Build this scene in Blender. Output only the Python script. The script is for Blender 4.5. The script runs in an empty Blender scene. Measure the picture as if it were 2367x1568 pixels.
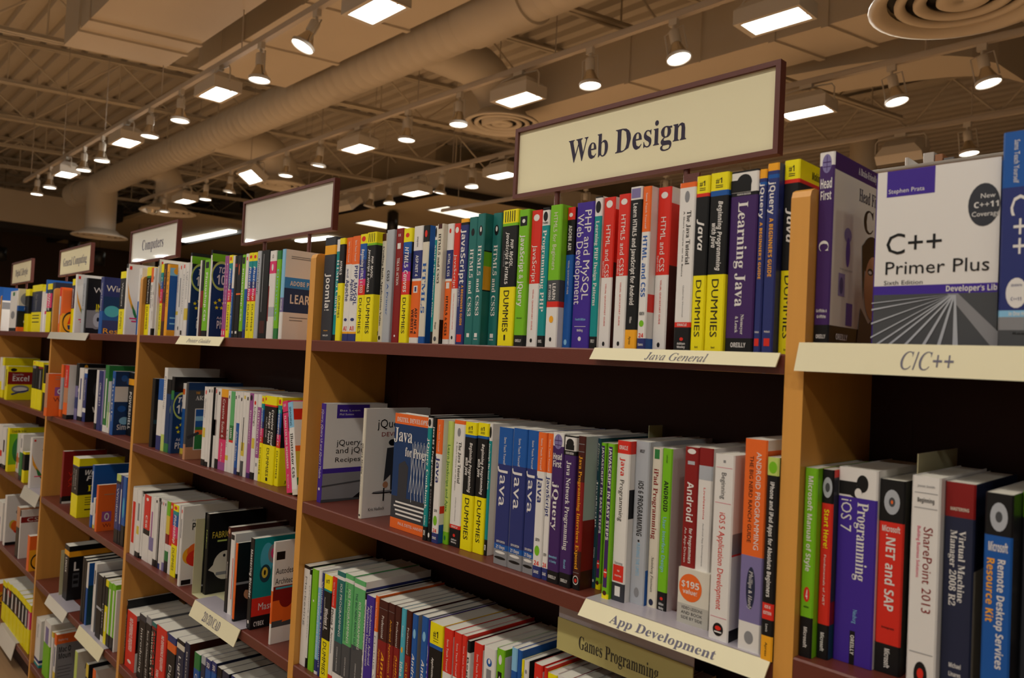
import bpy, math, random
from mathutils import Vector, Matrix
random.seed(7)
R = math.radians
SC = bpy.context.scene
COL = SC.collection

# ------------------------------------------------------------------ camera, world, exposure
FPX, CX, CY = 1747.5, 1183.5, 784.0          # the photo is 2367 x 1568
YAW, PITCH, ROLL = R(46.078), R(1.607), R(-2.831)
CAM = Vector((0, 0, 1.66))
_f = Vector((-math.sin(YAW)*math.cos(PITCH), math.cos(YAW)*math.cos(PITCH), math.sin(PITCH)))
_r0 = Vector((math.cos(YAW), math.sin(YAW), 0)); _d0 = _f.cross(_r0)
_r = math.cos(ROLL)*_r0 + math.sin(ROLL)*_d0
_d = -math.sin(ROLL)*_r0 + math.cos(ROLL)*_d0
cd = bpy.data.cameras.new('camera'); cam = bpy.data.objects.new('camera', cd); COL.objects.link(cam)
cd.sensor_width = 36; cd.lens = FPX/2367*36; cd.clip_start = .05; cd.clip_end = 200
cam.matrix_world = Matrix(((_r.x, -_d.x, -_f.x, CAM.x), (_r.y, -_d.y, -_f.y, CAM.y), (_r.z, -_d.z, -_f.z, CAM.z), (0, 0, 0, 1)))
cd.dof.use_dof = True; cd.dof.focus_distance = 1.6; cd.dof.aperture_fstop = 6.3
SC.camera = cam
SC.view_settings.view_transform = 'Standard'; SC.view_settings.look = 'None'
SC.view_settings.exposure = 0.12; SC.view_settings.gamma = 1.0; SC.view_settings.use_curve_mapping = False
wd = bpy.data.worlds.new('world'); SC.world = wd; wd.use_nodes = True
bg = wd.node_tree.nodes['Background']; bg.inputs[0].default_value = (1.0, .90, .76, 1); bg.inputs[1].default_value = .035
SC.cycles.max_bounces = 6; SC.cycles.diffuse_bounces = 3; SC.cycles.glossy_bounces = 3
SC.cycles.transmission_bounces = 3; SC.cycles.transparent_max_bounces = 6
SC.cycles.caustics_reflective = False; SC.cycles.caustics_refractive = False
SC.cycles.sample_clamp_indirect = 4.0; SC.cycles.adaptive_threshold = .02

LAMP_SPOT, LAMP_FLOOD, AISLE_FLOOD = 27.0, 47.0, 12.0           # watts per spot lamp and per flood lamp
WARM = (1.0, .93, .82); COOL = (1.0, .97, .88)

# measuring on the photo: where a pixel's ray meets a plane of the room
def ray(u, v): return _r*((u-CX)/FPX) + _d*((v-CY)/FPX) + _f
def on_y(u, v, y): q = ray(u, v); return CAM + q*((y-CAM.y)/q.y)
def on_z(u, v, z): q = ray(u, v); return CAM + q*((z-CAM.z)/q.z)
def on_x(u, v, x): q = ray(u, v); return CAM + q*((x-CAM.x)/q.x)
def proj(p):
    q = Vector(p)-CAM; w = q.dot(_f); return CX+FPX*q.dot(_r)/w, CY+FPX*q.dot(_d)/w
def x_on(u, y, z):                            # X of the point seen in column u on the line (Y=y, Z=z)
    k = (z-CAM.z)/(y-CAM.y); a = ray(u, 0); b = ray(u, 1)-a
    v = -(a.z-k*a.y)/(b.z-k*b.y); return on_y(u, v, y).x
def z_at(x, y, v):                            # height above (x, y) seen in row v
    lo, hi = -1.0, 8.0
    for _ in range(40):
        m = (lo+hi)/2
        if proj((x, y, m))[1] > v: lo = m
        else: hi = m
    return (lo+hi)/2

# ------------------------------------------------------------------ materials
def lin(c): c /= 255; return c/12.92 if c <= .04045 else ((c+.055)/1.055)**2.4
MATS = {}
def mat(name, rgb, rough=.5, metal=0.0, spec=.5, emit=None, strength=0, noise=None, coat=0):
    if name in MATS: return MATS[name]
    m = bpy.data.materials.new(name); m.use_nodes = True; nt = m.node_tree; b = nt.nodes['Principled BSDF']
    col = (*[lin(c) for c in rgb], 1)
    b.inputs['Base Color'].default_value = col; b.inputs['Roughness'].default_value = rough
    b.inputs['Metallic'].default_value = metal; b.inputs['Specular IOR Level'].default_value = spec
    b.inputs['Coat Weight'].default_value = coat
    if emit:
        b.inputs['Emission Color'].default_value = (*emit, 1); b.inputs['Emission Strength'].default_value = strength
    if noise:                                  # (scale xyz, amount, bump): procedural variation of tone and height
        sc, amt, bump = noise
        tc = nt.nodes.new('ShaderNodeTexCoord'); mp = nt.nodes.new('ShaderNodeMapping'); no = nt.nodes.new('ShaderNodeTexNoise')
        mp.inputs['Scale'].default_value = sc; no.inputs['Scale'].default_value = 1; no.inputs['Detail'].default_value = 4
        nt.links.new(tc.outputs['Object'], mp.inputs['Vector']); nt.links.new(mp.outputs[0], no.inputs['Vector'])
        mx = nt.nodes.new('ShaderNodeMix'); mx.data_type = 'RGBA'
        mx.inputs[6].default_value = tuple(max(0, c*(1-amt)) for c in col[:3])+(1,)
        mx.inputs[7].default_value = tuple(min(1, c*(1+amt)) for c in col[:3])+(1,)
        nt.links.new(no.outputs['Fac'], mx.inputs[0]); nt.links.new(mx.outputs[2], b.inputs['Base Color'])
        if bump:
            bp = nt.nodes.new('ShaderNodeBump'); bp.inputs['Strength'].default_value = bump; bp.inputs['Distance'].default_value = .002
            nt.links.new(no.outputs['Fac'], bp.inputs['Height']); nt.links.new(bp.outputs[0], b.inputs['Normal'])
    MATS[name] = m; return m
INK = {  # letter: (sRGB of the print, word)
 'w': ((232, 228, 224), 'white'), 'c': ((222, 214, 196), 'cream'), 'a': ((178, 182, 190), 'silver'), 'e': ((138, 138, 142), 'grey'),
 'E': ((74, 76, 80), 'dark grey'), 'k': ((14, 14, 17), 'black'), 'd': ((52, 54, 62), 'slate'), 'r': ((222, 46, 32), 'red'),
 'R': ((138, 26, 26), 'dark red'), 'M': ((72, 26, 20), 'maroon'), 'o': ((246, 172, 34), 'amber'), 'O': ((240, 108, 38), 'orange'),
 'y': ((245, 230, 8), 'yellow'), 'g': ((122, 192, 28), 'lime'), 'G': ((44, 124, 62), 'green'), 't': ((4, 142, 144), 'teal'),
 'T': ((34, 112, 108), 'sea-green'), 'b': ((24, 88, 168), 'blue'), 'n': ((42, 52, 116), 'navy'), 'v': ((66, 40, 150), 'violet'),
 'p': ((66, 34, 98), 'purple'), 'm': ((226, 54, 112), 'pink'), 'u': ((162, 84, 150), 'mauve'), 'l': ((138, 196, 232), 'pale blue'),
 's': ((76, 176, 200), 'cyan'), 'D': ((24, 64, 78), 'petrol'), 'x': ((128, 118, 168), 'lavender'), 'Y': ((222, 196, 70), 'mustard'),
 'N': ((36, 42, 68), 'midnight'), 'L': ((196, 214, 110), 'pale green'), 'F': ((196, 140, 104), 'tan'), 'B': ((20, 56, 104), 'deep blue'),
 'P': ((96, 180, 110), 'mint'), 'S': ((52, 142, 220), 'sky-blue')}
def ink(c): return mat('print_'+INK[c][1].replace(' ', '_'), INK[c][0], .45, spec=.35, coat=.03)
M_PAGE = mat('page_edges', (228, 222, 208), .85, noise=((900, 6, 6), .10, 0))
M_WOOD = mat('maple_upright', (208, 146, 66), .42, noise=((60, 60, 3), .10, .05))
M_EDGE = mat('maple_edge', (222, 158, 72), .40, noise=((80, 80, 4), .07, .05))
M_SHELF = mat('brown_laminate', (104, 48, 36), .38, noise=((700, 700, 700), .22, .15))
M_BACK = mat('dark_back_panel', (46, 18, 13), .6, spec=.2, noise=((4, 4, 40), .12, 0))
M_FRAME = mat('sign_frame_brown', (92, 44, 36), .45, noise=((900, 900, 900), .35, .2))
M_CARD = mat('sign_card_cream', (228, 218, 182), .6, noise=((8, 8, 8), .02, 0))
M_CARDW = mat('sign_card_white', (222, 216, 202), .24, coat=.5)
M_ACRYL = mat('holder_plastic', (176, 168, 176), .25, noise=((20, 20, 20), .05, 0))
M_TAN = mat('ceiling_paint_tan', (198, 190, 176), .8, noise=((3, 3, 3), .05, .05))
M_DUCT = mat('duct_paint_tan', (202, 193, 178), .6, noise=((2, 2, 2), .05, .03))
M_DUCTG = mat('round_duct_paint', (204, 197, 184), .55, noise=((4, 1, 1), .06, .05))
M_JOIST = mat('joist_paint', (208, 199, 182), .6, noise=((5, 5, 5), .06, 0))
M_DARK = mat('dark_brown_wall', (74, 58, 46), .9, noise=((2, 2, 2), .1, 0))
M_TILE = mat('acoustic_tile', (208, 192, 160), .9, noise=((40, 40, 40), .05, .1))
M_TRIM = mat('black_trim', (18, 15, 12), .6)
M_LAMP = mat('lamp_grey_metal', (206, 202, 194), .45)
M_CHROME = mat('lamp_inner_glass', (200, 190, 170), .15, metal=.8)
M_RAIL = mat('track_white', (190, 182, 172), .5)
M_GLOW = mat('lamp_glow', (255, 250, 240), .5, emit=(1, .95, .84), strength=9)
M_GLOWF = mat('flood_glow', (255, 255, 250), .5, emit=(1, 1, .95), strength=9)
M_TROF = mat('troffer_glow', (250, 240, 215), .5, emit=(1, .93, .76), strength=1.5)
M_BLACK = mat('black_plastic', (16, 16, 18), .35)
M_FLOOR = mat('floor_laminate', (158, 124, 90), .35, noise=((3, 60, 1), .18, .05))
M_CREAMP = mat('cream_plastic', (206, 200, 160), .35)
M_WALLW = mat('light_wall', (226, 224, 218), .85, noise=((2, 2, 2), .04, 0))
M_INKD = mat('sign_ink', (30, 16, 50), .6)
M_INKG = mat('label_ink', (96, 92, 110), .6)
M_PALE = mat('pale_wall', (176, 164, 142), .85, noise=((2, 2, 2), .08, 0))

# ------------------------------------------------------------------ mesh helpers
class MB:
    def __init__(s): s.v = []; s.f = []; s.m = []; s.mats = []; s.smooth = []
    def mi(s, m):
        if m not in s.mats: s.mats.append(m)
        return s.mats.index(m)
    def poly(s, pts, m, sm=False):
        n = len(s.v); s.v += [tuple(p) for p in pts]; s.f.append(tuple(range(n, n+len(pts)))); s.m.append(s.mi(m)); s.smooth.append(sm)
    def add(s, verts, faces, m, sm=False):
        n = len(s.v); s.v += [tuple(p) for p in verts]; k = s.mi(m)
        for f in faces: s.f.append(tuple(i+n for i in f)); s.m.append(k); s.smooth.append(sm)
    def box(s, x0, x1, y0, y1, z0, z1, m):
        V = [(x, y, z) for z in (z0, z1) for y in (y0, y1) for x in (x0, x1)]
        s.add(V, [(0, 2, 3, 1), (4, 5, 7, 6), (0, 1, 5, 4), (2, 6, 7, 3), (0, 4, 6, 2), (1, 3, 7, 5)], m)
    def prism(s, pts, z0, z1, m):              # plan polygon, counter-clockwise
        n = len(pts); V = [(x, y, z0) for x, y in pts]+[(x, y, z1) for x, y in pts]
        s.add(V, [tuple(range(n-1, -1, -1)), tuple(range(n, 2*n))]+[(i, (i+1) % n, n+(i+1) % n, n+i) for i in range(n)], m)
    def tube(s, path, rad, m, n=8, caps=True, sm=True):
        path = [Vector(p) for p in path]; rad = rad if isinstance(rad, (list, tuple)) else [rad]*len(path)
        t0 = (path[1]-path[0]).normalized(); up = Vector((0, 0, 1)) if abs(t0.z) < .9 else Vector((1, 0, 0))
        a = t0.cross(up).normalized(); V = []; F = []
        for i, p in enumerate(path):
            t = (path[min(i+1, len(path)-1)]-path[max(i-1, 0)]).normalized()
            a = (a-t*a.dot(t)).normalized(); b = t.cross(a)
            V += [p+(a*math.cos(k*2*math.pi/n)+b*math.sin(k*2*math.pi/n))*rad[i] for k in range(n)]
        for i in range(len(path)-1):
            for k in range(n): F.append((i*n+k, i*n+(k+1) % n, (i+1)*n+(k+1) % n, (i+1)*n+k))
        s.add(V, F, m, sm)
        if caps:
            s.poly(V[:n][::-1], m); s.poly(V[-n:], m)
    def lathe(s, prof, m, c=(0, 0, 0), n=20, sm=True):   # prof: (radius, z)
        V = []; F = []
        for r, z in prof: V += [(c[0]+r*math.cos(k*2*math.pi/n), c[1]+r*math.sin(k*2*math.pi/n), c[2]+z) for k in range(n)]
        for i in range(len(prof)-1):
            for k in range(n): F.append((i*n+k, i*n+(k+1) % n, (i+1)*n+(k+1) % n, (i+1)*n+k))
        s.add(V, F, m, sm)
    def mesh(s, name):
        me = bpy.data.meshes.new(name); me.from_pydata(s.v, [], s.f)
        for m in s.mats: me.materials.append(m)
        me.polygons.foreach_set('material_index', s.m); me.polygons.foreach_set('use_smooth', s.smooth); me.update(); return me
    def obj(s, name, parent=None):
        o = bpy.data.objects.new(name, s.mesh(name)); COL.objects.link(o)
        if parent: o.parent = parent
        return o
def tag(o, label, cat, group=None):
    o['label'] = label; o['category'] = cat
    if group: o['group'] = group
    return o
def empty(name, loc=(0, 0, 0), rz=0):
    o = bpy.data.objects.new(name, None); COL.objects.link(o); o.location = loc; o.rotation_euler = (0, 0, rz); o.empty_display_size = .05; return o
def struct(name, mb, label=None):
    o = mb.obj(name); o['kind'] = 'structure'
    if label: o['label'] = label
    return o
def part(name, me, parent, loc=(0, 0, 0), rot=None):
    o = bpy.data.objects.new(name, me); COL.objects.link(o); o.parent = parent; o.location = loc
    if rot: o.rotation_euler = rot
    return o
def ordinal(n): return f"{n}{'th' if 10 <= n % 100 <= 20 else {1: 'st', 2: 'nd', 3: 'rd'}.get(n % 10, 'th')}"

# ------------------------------------------------------------------ lettering (glyph outlines as flat mesh)
GL = {}
BASES = {'b': (0x1D5D4, 0x1D5EE, 0x1D7EC), 'i': (0x1D63C, 0x1D656, 0x1D7EC), 'r': (0x1D400, 0x1D41A, 0x1D7CE), 't': (0x1D434, 0x1D44E, None)}
def uni(ch, st):
    if st not in BASES: return ch
    U, l, dg = BASES[st]
    if st == 't' and ch == 'h': return '\u210e'
    if 'A' <= ch <= 'Z': return chr(U+ord(ch)-65)
    if 'a' <= ch <= 'z': return chr(l+ord(ch)-97)
    if dg and '0' <= ch <= '9': return chr(dg+ord(ch)-48)
    return ch
def _lines(rows):                               # outlines of many one-glyph rows in one go: a list of (verts, faces) per row
    c = bpy.data.curves.new('g', 'FONT'); c.body = '\n'.join(rows); c.resolution_u = 2; c.space_line = 4.0
    o = bpy.data.objects.new('g', c); COL.objects.link(o)
    me = bpy.data.meshes.new_from_object(o.evaluated_get(bpy.context.evaluated_depsgraph_get()))
    P = [(v.co.x, v.co.y) for v in me.vertices]; F = [tuple(q.vertices) for q in me.polygons]
    bpy.data.objects.remove(o); bpy.data.curves.remove(c); bpy.data.meshes.remove(me)
    out = [([], []) for _ in rows]; where = []
    for x, y in P:
        k = min(max(round((.35-y)/4.0), 0), len(rows)-1); where.append((k, len(out[k][0]))); out[k][0].append((x, y+4.0*k))
    for f in F: out[where[f[0]][0]][1].append(tuple(where[i][1] for i in f))
    return out
_USED = {'b': "!#$&'+,.012345679ABCDEFGHIJKLMNOPQRSTUVWXYabcdefghijklmnoprstuvxy", 'r': "&-/023568:ABCDEFGHIJKLMNOPQRSTVWXabcdefghijklmnoprstuvwxy",
         'i': "&,013568ABCDEFHJLMOPQSTWacdefghiklmnoprstuvwy", 's': "&+,-.0123456789ABCDEFGHIJKLMNOPQRSTUVWXYZabcdefghijklmnopqrstuvwxyz:!/#$'", 't': "&+/CEFGHJPSabcdefghilmnprstuvy"}
_keys = [(ch, st) for st in 'sbirt' for ch in _USED[st]]
_rows = [uni(ch, st) for ch, st in _keys]
_one = _lines(_rows); _two = _lines([r+'I' for r in _rows]+['I']); _wI = max(x for x, y in _two[-1][0])
for _k, (_v, _f2), (_v2, _x) in zip(_keys, _one, _two): GL[_k] = (_v, _f2, max(x for x, y in _v2)-_wI)
def glyph(ch, st): return ([], [], .28) if ch == ' ' else GL.get((ch, st)) or GL[(ch, 's')]
def layout(txt, st):                            # glyph soup in em units, width
    V = []; F = []; x = 0
    for ch in txt:
        gv, gf, adv = glyph(ch, st); n = len(V)
        V += [(a+x, b) for a, b in gv]; F += [tuple(i+n for i in f) for f in gf]; x += adv
    return V, F, max(x, .01)
def put_text(mb, txt, st, org, ax, ay, length, cap, m):   # text box: starts at org, runs length along ax, cap height along ay
    V, F, w = layout(txt, st); sx = length/w; sy = cap/.7
    org = Vector(org); ax = Vector(ax); ay = Vector(ay)
    mb.add([org+ax*(x*sx)+ay*(y*sy) for x, y in V], F, m)
# ------------------------------------------------------------------ books
def bands_of(s):
    out = []
    for w in s.split():
        out.append((w[0], float(w[1:])/100))
    return out
def decal(mb, item, spine, t, h, d, e, dmax=None):
    """one printed item; spine: colour start end size[@off] style text ; cover: colour u0 v0 u1 v1 style text (percent)"""
    p = item.split(' ')
    m = ink(p[0])
    if spine:
        s, en = float(p[1])/100, float(p[2])/100
        sz, _, off = p[3].partition('@'); sz = float(sz)/100; off = float(off) if off else .5
        st = p[4]; txt = ' '.join(p[5:]); cx = t*off; y = -e
        if st == 'q': mb.poly([(cx-sz*t/2, y, h*(1-en)), (cx+sz*t/2, y, h*(1-en)), (cx+sz*t/2, y, h*(1-s)), (cx-sz*t/2, y, h*(1-s))], m)
        elif st == 'o':
            zc = h*(1-(s+en)/2); mb.poly([(cx+math.cos(a*math.pi/9)*sz*t/2, y, zc+math.sin(a*math.pi/9)*h*(en-s)/2) for a in range(18)], m)
        elif st == 'u': put_text(mb, txt, 'b', (cx-sz*t/2, y-.0001, h*(1-en)), (1, 0, 0), (0, 0, 1), sz*t, h*(en-s), m)
        else: put_text(mb, txt, st, (cx-sz*t/2, y-.0001, h*(1-s)), (0, 0, -1), (1, 0, 0), h*(en-s), sz*t, m)
    else:
        u0, v0, u1, v1 = [float(q)/100 for q in p[1:5]]; u1 = min(u1, dmax/d); st = p[5]; txt = ' '.join(p[6:]); x = t+e
        if st == 'q': mb.poly([(x, u0*d, h*(1-v1)), (x, u1*d, h*(1-v1)), (x, u1*d, h*(1-v0)), (x, u0*d, h*(1-v0))], m)
        elif st == 'o': mb.poly([(x, d*((u0+u1)/2+math.cos(a*math.pi/12)*(u1-u0)/2), h*(1-(v0+v1)/2+math.sin(a*math.pi/12)*(v1-v0)/2)) for a in range(24)], m)
        elif st == 'P':
            q = [float(z)/100 for z in p[6:]]; mb.poly([(x, d*q[k], h*(1-q[k+1])) for k in range(0, len(q), 2)], m)
        elif st == 'S':                           # star burst ring of five small stars
            for k in range(5):
                a0 = k*2*math.pi/5+math.pi/2; cu = (u0+u1)/2*d+math.cos(a0)*(u1-u0)*d*.33; cv = h*(1-(v0+v1)/2)+math.sin(a0)*(u1-u0)*d*.33
                mb.poly([(x, cu+math.cos(a)*rr, cv+math.sin(a)*rr) for a, rr in [(math.pi/2+j*math.pi/5, (u1-u0)*d*(.17 if j % 2 == 0 else .07)) for j in range(10)]], m)
        else: put_text(mb, txt, st, (x+.0001, u0*d, h*(1-v1)), (0, 1, 0), (0, 0, 1), (u1-u0)*d, h*(v1-v0), m)
def book_mesh(t, h, d, sb, st, cb, ct, cu=1.0):
    mb = MB(); ch = min(.0018, t*.2); w = .0009
    def strip(a, b, bands):
        z = h
        for c, fr in bands:
            z1 = h*(1-fr)
            mb.poly([(*a, z1), (*b, z1), (*b, z), (*a, z)], ink(c)); z = z1
    strip((0, d), (0, ch), cb[:1] and [(cb[0][0], cb[0][1])]+cb[1:] or sb)
    strip((0, ch), (ch, 0), sb); strip((ch, 0), (t-ch, 0), sb); strip((t-ch, 0), (t, ch), sb); strip((t, ch), (t, d), cb)
    # thickness of the cover: rims and inner faces
    O = [(0, d), (0, ch), (ch, 0), (t-ch, 0), (t, ch), (t, d)]; I = [(w, d), (w, ch+w*.4), (ch+w*.4, w), (t-ch-w*.4, w), (t-w, ch+w*.4), (t-w, d)]
    for k in range(5):
        c = sb[0][0] if k in (1, 2, 3) else cb[0][0]
        mb.poly([(*O[k], h), (*O[k+1], h), (*I[k+1], h), (*I[k], h)], ink(c))
        mb.poly([(*O[k+1], 0), (*O[k], 0), (*I[k], 0), (*I[k+1], 0)], ink(c))
        mb.poly([(*I[k+1], 0), (*I[k], 0), (*I[k], h), (*I[k+1], h)], ink('w'))
    mb.poly([(0, d, 0), (w, d, 0), (w, d, h), (0, d, h)], ink('w')); mb.poly([(t-w, d, 0), (t, d, 0), (t, d, h), (t-w, d, h)], ink('w'))
    for k, it in enumerate(x for x in st.split(';') if x.strip()): decal(mb, it.strip(), True, t, h, d, .0002+k*.00003)
    for k, it in enumerate(x for x in ct.split(';') if x.strip()): decal(mb, it.strip(), False, t, h, d*cu, .0002+k*.00003, d)
    pg = MB(); pg.box(w+.0001, t-w-.0001, w+.0004, d-.002, .0012, h-.0014, M_PAGE)
    return mb, pg
BOOK_N = 0
def look(t, sb, st, extra=None):
    if extra: return extra
    order = []
    prev = 0
    size = {}
    for c, fr in sb:
        size[c] = size.get(c, 0)+fr-prev; prev = fr
    order = sorted(size, key=lambda c: -size[c])
    big = [c for c in order if size[c] > .14][:2]
    col = '-and-'.join(INK[c][1].replace(' ', '-') for c in big)
    if len(big) == 1 and len(order) > 1: col += ' with '+INK[sb[0][0] if sb[0][0] != big[0] else sb[-1][0]][1].replace(' ', '-')+(' top' if sb[0][0] != big[0] else ' foot')
    thick = 'slim ' if t < .013 else 'thick ' if t > .042 else ''
    txt = [x.strip() for x in st.split(';') if x.strip() and x.strip().split(' ')[4] in 'sbirt']
    s = thick+col
    if ' with ' in s: return s.replace(' with ', ' paperback with ', 1)
    return s+' paperback'+(f" with {INK[txt[0][0]][1].replace(' ', '-')} lettering" if txt else '')
def make_book(X, Y, Z, t, h, d, sb, st, cb, ct, label, group, rz=0, lean=0, cu=1.0):
    mb, pg = book_mesh(t, h, d, sb, st, cb, ct, cu)
    o = mb.obj('paperback_book'); o.location = (X, Y, Z); o.rotation_euler = (0, lean, rz)
    pg.obj('page_block', o)
    tag(o, label, 'book', group); return o
ROWS = {}; CU = {'blank-sign': .55, 'computers-sign': .42, 'general-computing': .5}   # how far across the cover the print sits
def row(rowname, bayname, zs, x_min, x_max, chunk, text, mode='B', rec=.014, hi=.05, lo=-.004, hT=.235, dep=.178, count0=0, yf=.92):
    """text: one line per book, 'xl xr yt [key=val..] | spine bands | spine print | cover bands | cover print'"""
    ox, oy, s = chunk; prev = ROWS.get((rowname, bayname), (x_min+.0005, 0)); px, n = prev
    for ln in text.strip().splitlines():
        f = [q.strip() for q in ln.split('|')]+['']*5
        hd = f[0].split(); kv = dict(q.split('=', 1) for q in hd[3:]); xl, xr, yt = ox+float(hd[0])/s, ox+float(hd[1])/s, oy+float(hd[2])/s
        lean = R(float(kv.get('lean', 0))); d = float(kv.get('d', dep)); extra = kv.get('look')
        if mode == 'T':
            Y = yf+float(kv.get('rec', rec)); q = on_y(xl, yt, Y); X = q.x; h = q.z-zs; X1 = on_y(xr, yt+(xr-xl)*.3, Y).x
            X = max(X, px+.0004); t = max(.005, X1-X)
        else:
            Y = yf+float(kv.get('rec', rec)); X = x_on(xl, Y, zs)
            if 'rec' not in kv and n > 0:
                a, b = yf-.03, yf+.14
                fa = x_on(xl, a, zs)-px
                for _ in range(40):
                    m = (a+b)/2
                    if x_on(xl, m, zs) > px+.0004: a = m     # deeper plane -> smaller X
                    else: b = m
                Yc = (a+b)/2
                if yf+lo <= Yc <= yf+hi: Y = Yc; X = px+.0004
                elif Yc < yf+lo: Y = yf+lo; X = max(x_on(xl, Y, zs), px+.0004)
            X = max(X, px+.0004)
            t = max(.005, x_on(xr, Y, zs)-X)
            h = z_at(X, Y, yt)-zs
        if lean: pass
        elif X+t > x_max: t = max(.004, x_max-X-.0005)
        if X+.003 > x_max: continue
        hmax = float(kv.get('hm', .33)); h = min(max(h, .12), hmax)
        d = min(d, (1.104 if rowname == 'top' else 1.138)-Y)
        sb = bands_of(f[1]); cb = bands_of(f[3]) if f[3] else sb
        n += 1
        lk = look(t, sb, f[2], extra.replace('_', ' ') if extra else None)
        if lk.startswith('!'): label = lk[1:]
        else: label = f"{lk}, {ordinal(n)} from far end, {rowname} shelf, {bayname} bay"
        make_book(X, Y, zs+.0004, t, h, d, sb, f[2], cb, f[4], label, f"paperbacks on the {rowname} shelf of the {bayname} bay", 0, lean, float(kv.get('cu', CU.get(bayname, 1))))
        px = X+t
        if 'gap' in kv: px += float(kv['gap'])
    ROWS[(rowname, bayname)] = (px, n)
# ------------------------------------------------------------------ the shelving
ZS = [1.685, 1.296, .907, .515, .127]; XB = {'f': -6.582, 'e': -5.356, 'd': -4.130, 'c': -2.904, 'b': -1.678, 'a': -.452}
BAYW = 1.226; UT = .025; YF, YB = .92, 1.152
BAYN = {'f': 'farthest-sign', 'e': 'general-computing', 'd': 'computers-sign', 'c': 'blank-sign', 'b': 'web-design', 'a': 'camera-side'}
def bookcase(k):
    x0 = XB[k]; dz = .014 if k == 'a' else 0
    root = empty('bookcase', (x0, YF, 0))
    tag(root, {'f': 'farthest bay of the shelving run, light wood uprights and brown shelves', 'e': 'shelving bay under the general-computing sign, brown shelves, maple upright',
               'd': 'shelving bay under the computers sign, brown shelves and maple upright', 'c': 'shelving bay under the blank white sign, brown shelves and maple upright',
               'b': 'shelving bay under the web-design sign, brown shelves and maple upright', 'a': 'shelving bay closest to the camera, with a cream C shelf label'}[k], 'bookcase', 'joined bays of the wooden shelving run')
    m = MB(); zt = 1.897; c = .012
    pr = [(0, .0), (0, zt-c), (c*.3, zt-c*.3), (c, zt), (YB-YF-c, zt), (YB-YF, zt-c), (YB-YF, 0)]
    V = [(0, y, z) for y, z in pr]+[(UT, y, z) for y, z in pr]; n = len(pr)
    m.add(V, [tuple(range(n)), tuple(range(2*n-1, n-1, -1))], M_WOOD)
    for i in range(n): m.poly([V[i], V[n+i], V[n+(i+1) % n], V[(i+1) % n]], M_EDGE)
    m.obj('side_panel', root)
    if k == 'a':
        m2 = MB(); m2.box(BAYW, BAYW+UT, 0, YB-YF, 0, zt, M_WOOD); m2.obj('side_panel', root)
    m = MB(); m.box(UT, BAYW, YB-YF-.012, YB-YF, .02, ZS[0]+dz-.0265, M_BACK)
    m.obj('back_panel', root)
    for x in (UT+.035, BAYW-.06):
        m = MB(); m.box(x, x+.022, YB-YF-.0127, YB-YF-.0121, .15, ZS[0]-.05, M_BACK); m.obj('slotted_standard', root)
    for z in ZS:
        m = MB(); z += dz; x0_, x1_ = UT+.0006, BAYW-.0006; th = .026; b = .0022
        prf = [(0, z-th), (0, z-b), (b, z), (YB-YF-.013, z), (YB-YF-.013, z-th)]
        V = [(x0_, y, q) for y, q in prf]+[(x1_, y, q) for y, q in prf]; n = 5
        m.add(V, [tuple(range(n)), tuple(range(2*n-1, n-1, -1))]+[(n+i, n+(i+1) % n, (i+1) % n, i) for i in range(n)], M_SHELF)
        m.obj('shelf', root)
    m = MB(); m.box(UT, BAYW, .03, .045, 0, ZS[4]-.035, M_BACK); m.obj('kick_board', root)
    # rear top shelf of the double-sided unit
    m = MB(); m.box(UT, BAYW, YB-YF+.002, YB-YF+.23, ZS[0]+dz-.026, ZS[0]+dz, M_SHELF); m.obj('shelf', root)
    m = MB(); m.box(0, UT, YB-YF+.001, YB-YF+.23, 0, zt, M_WOOD); m.obj('side_panel', root)
for _k in 'fedcba': bookcase(_k)
def inner(k): return XB[k]+UT, XB[k]+BAYW
ZA = [z+.014 for z in ZS]

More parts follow.
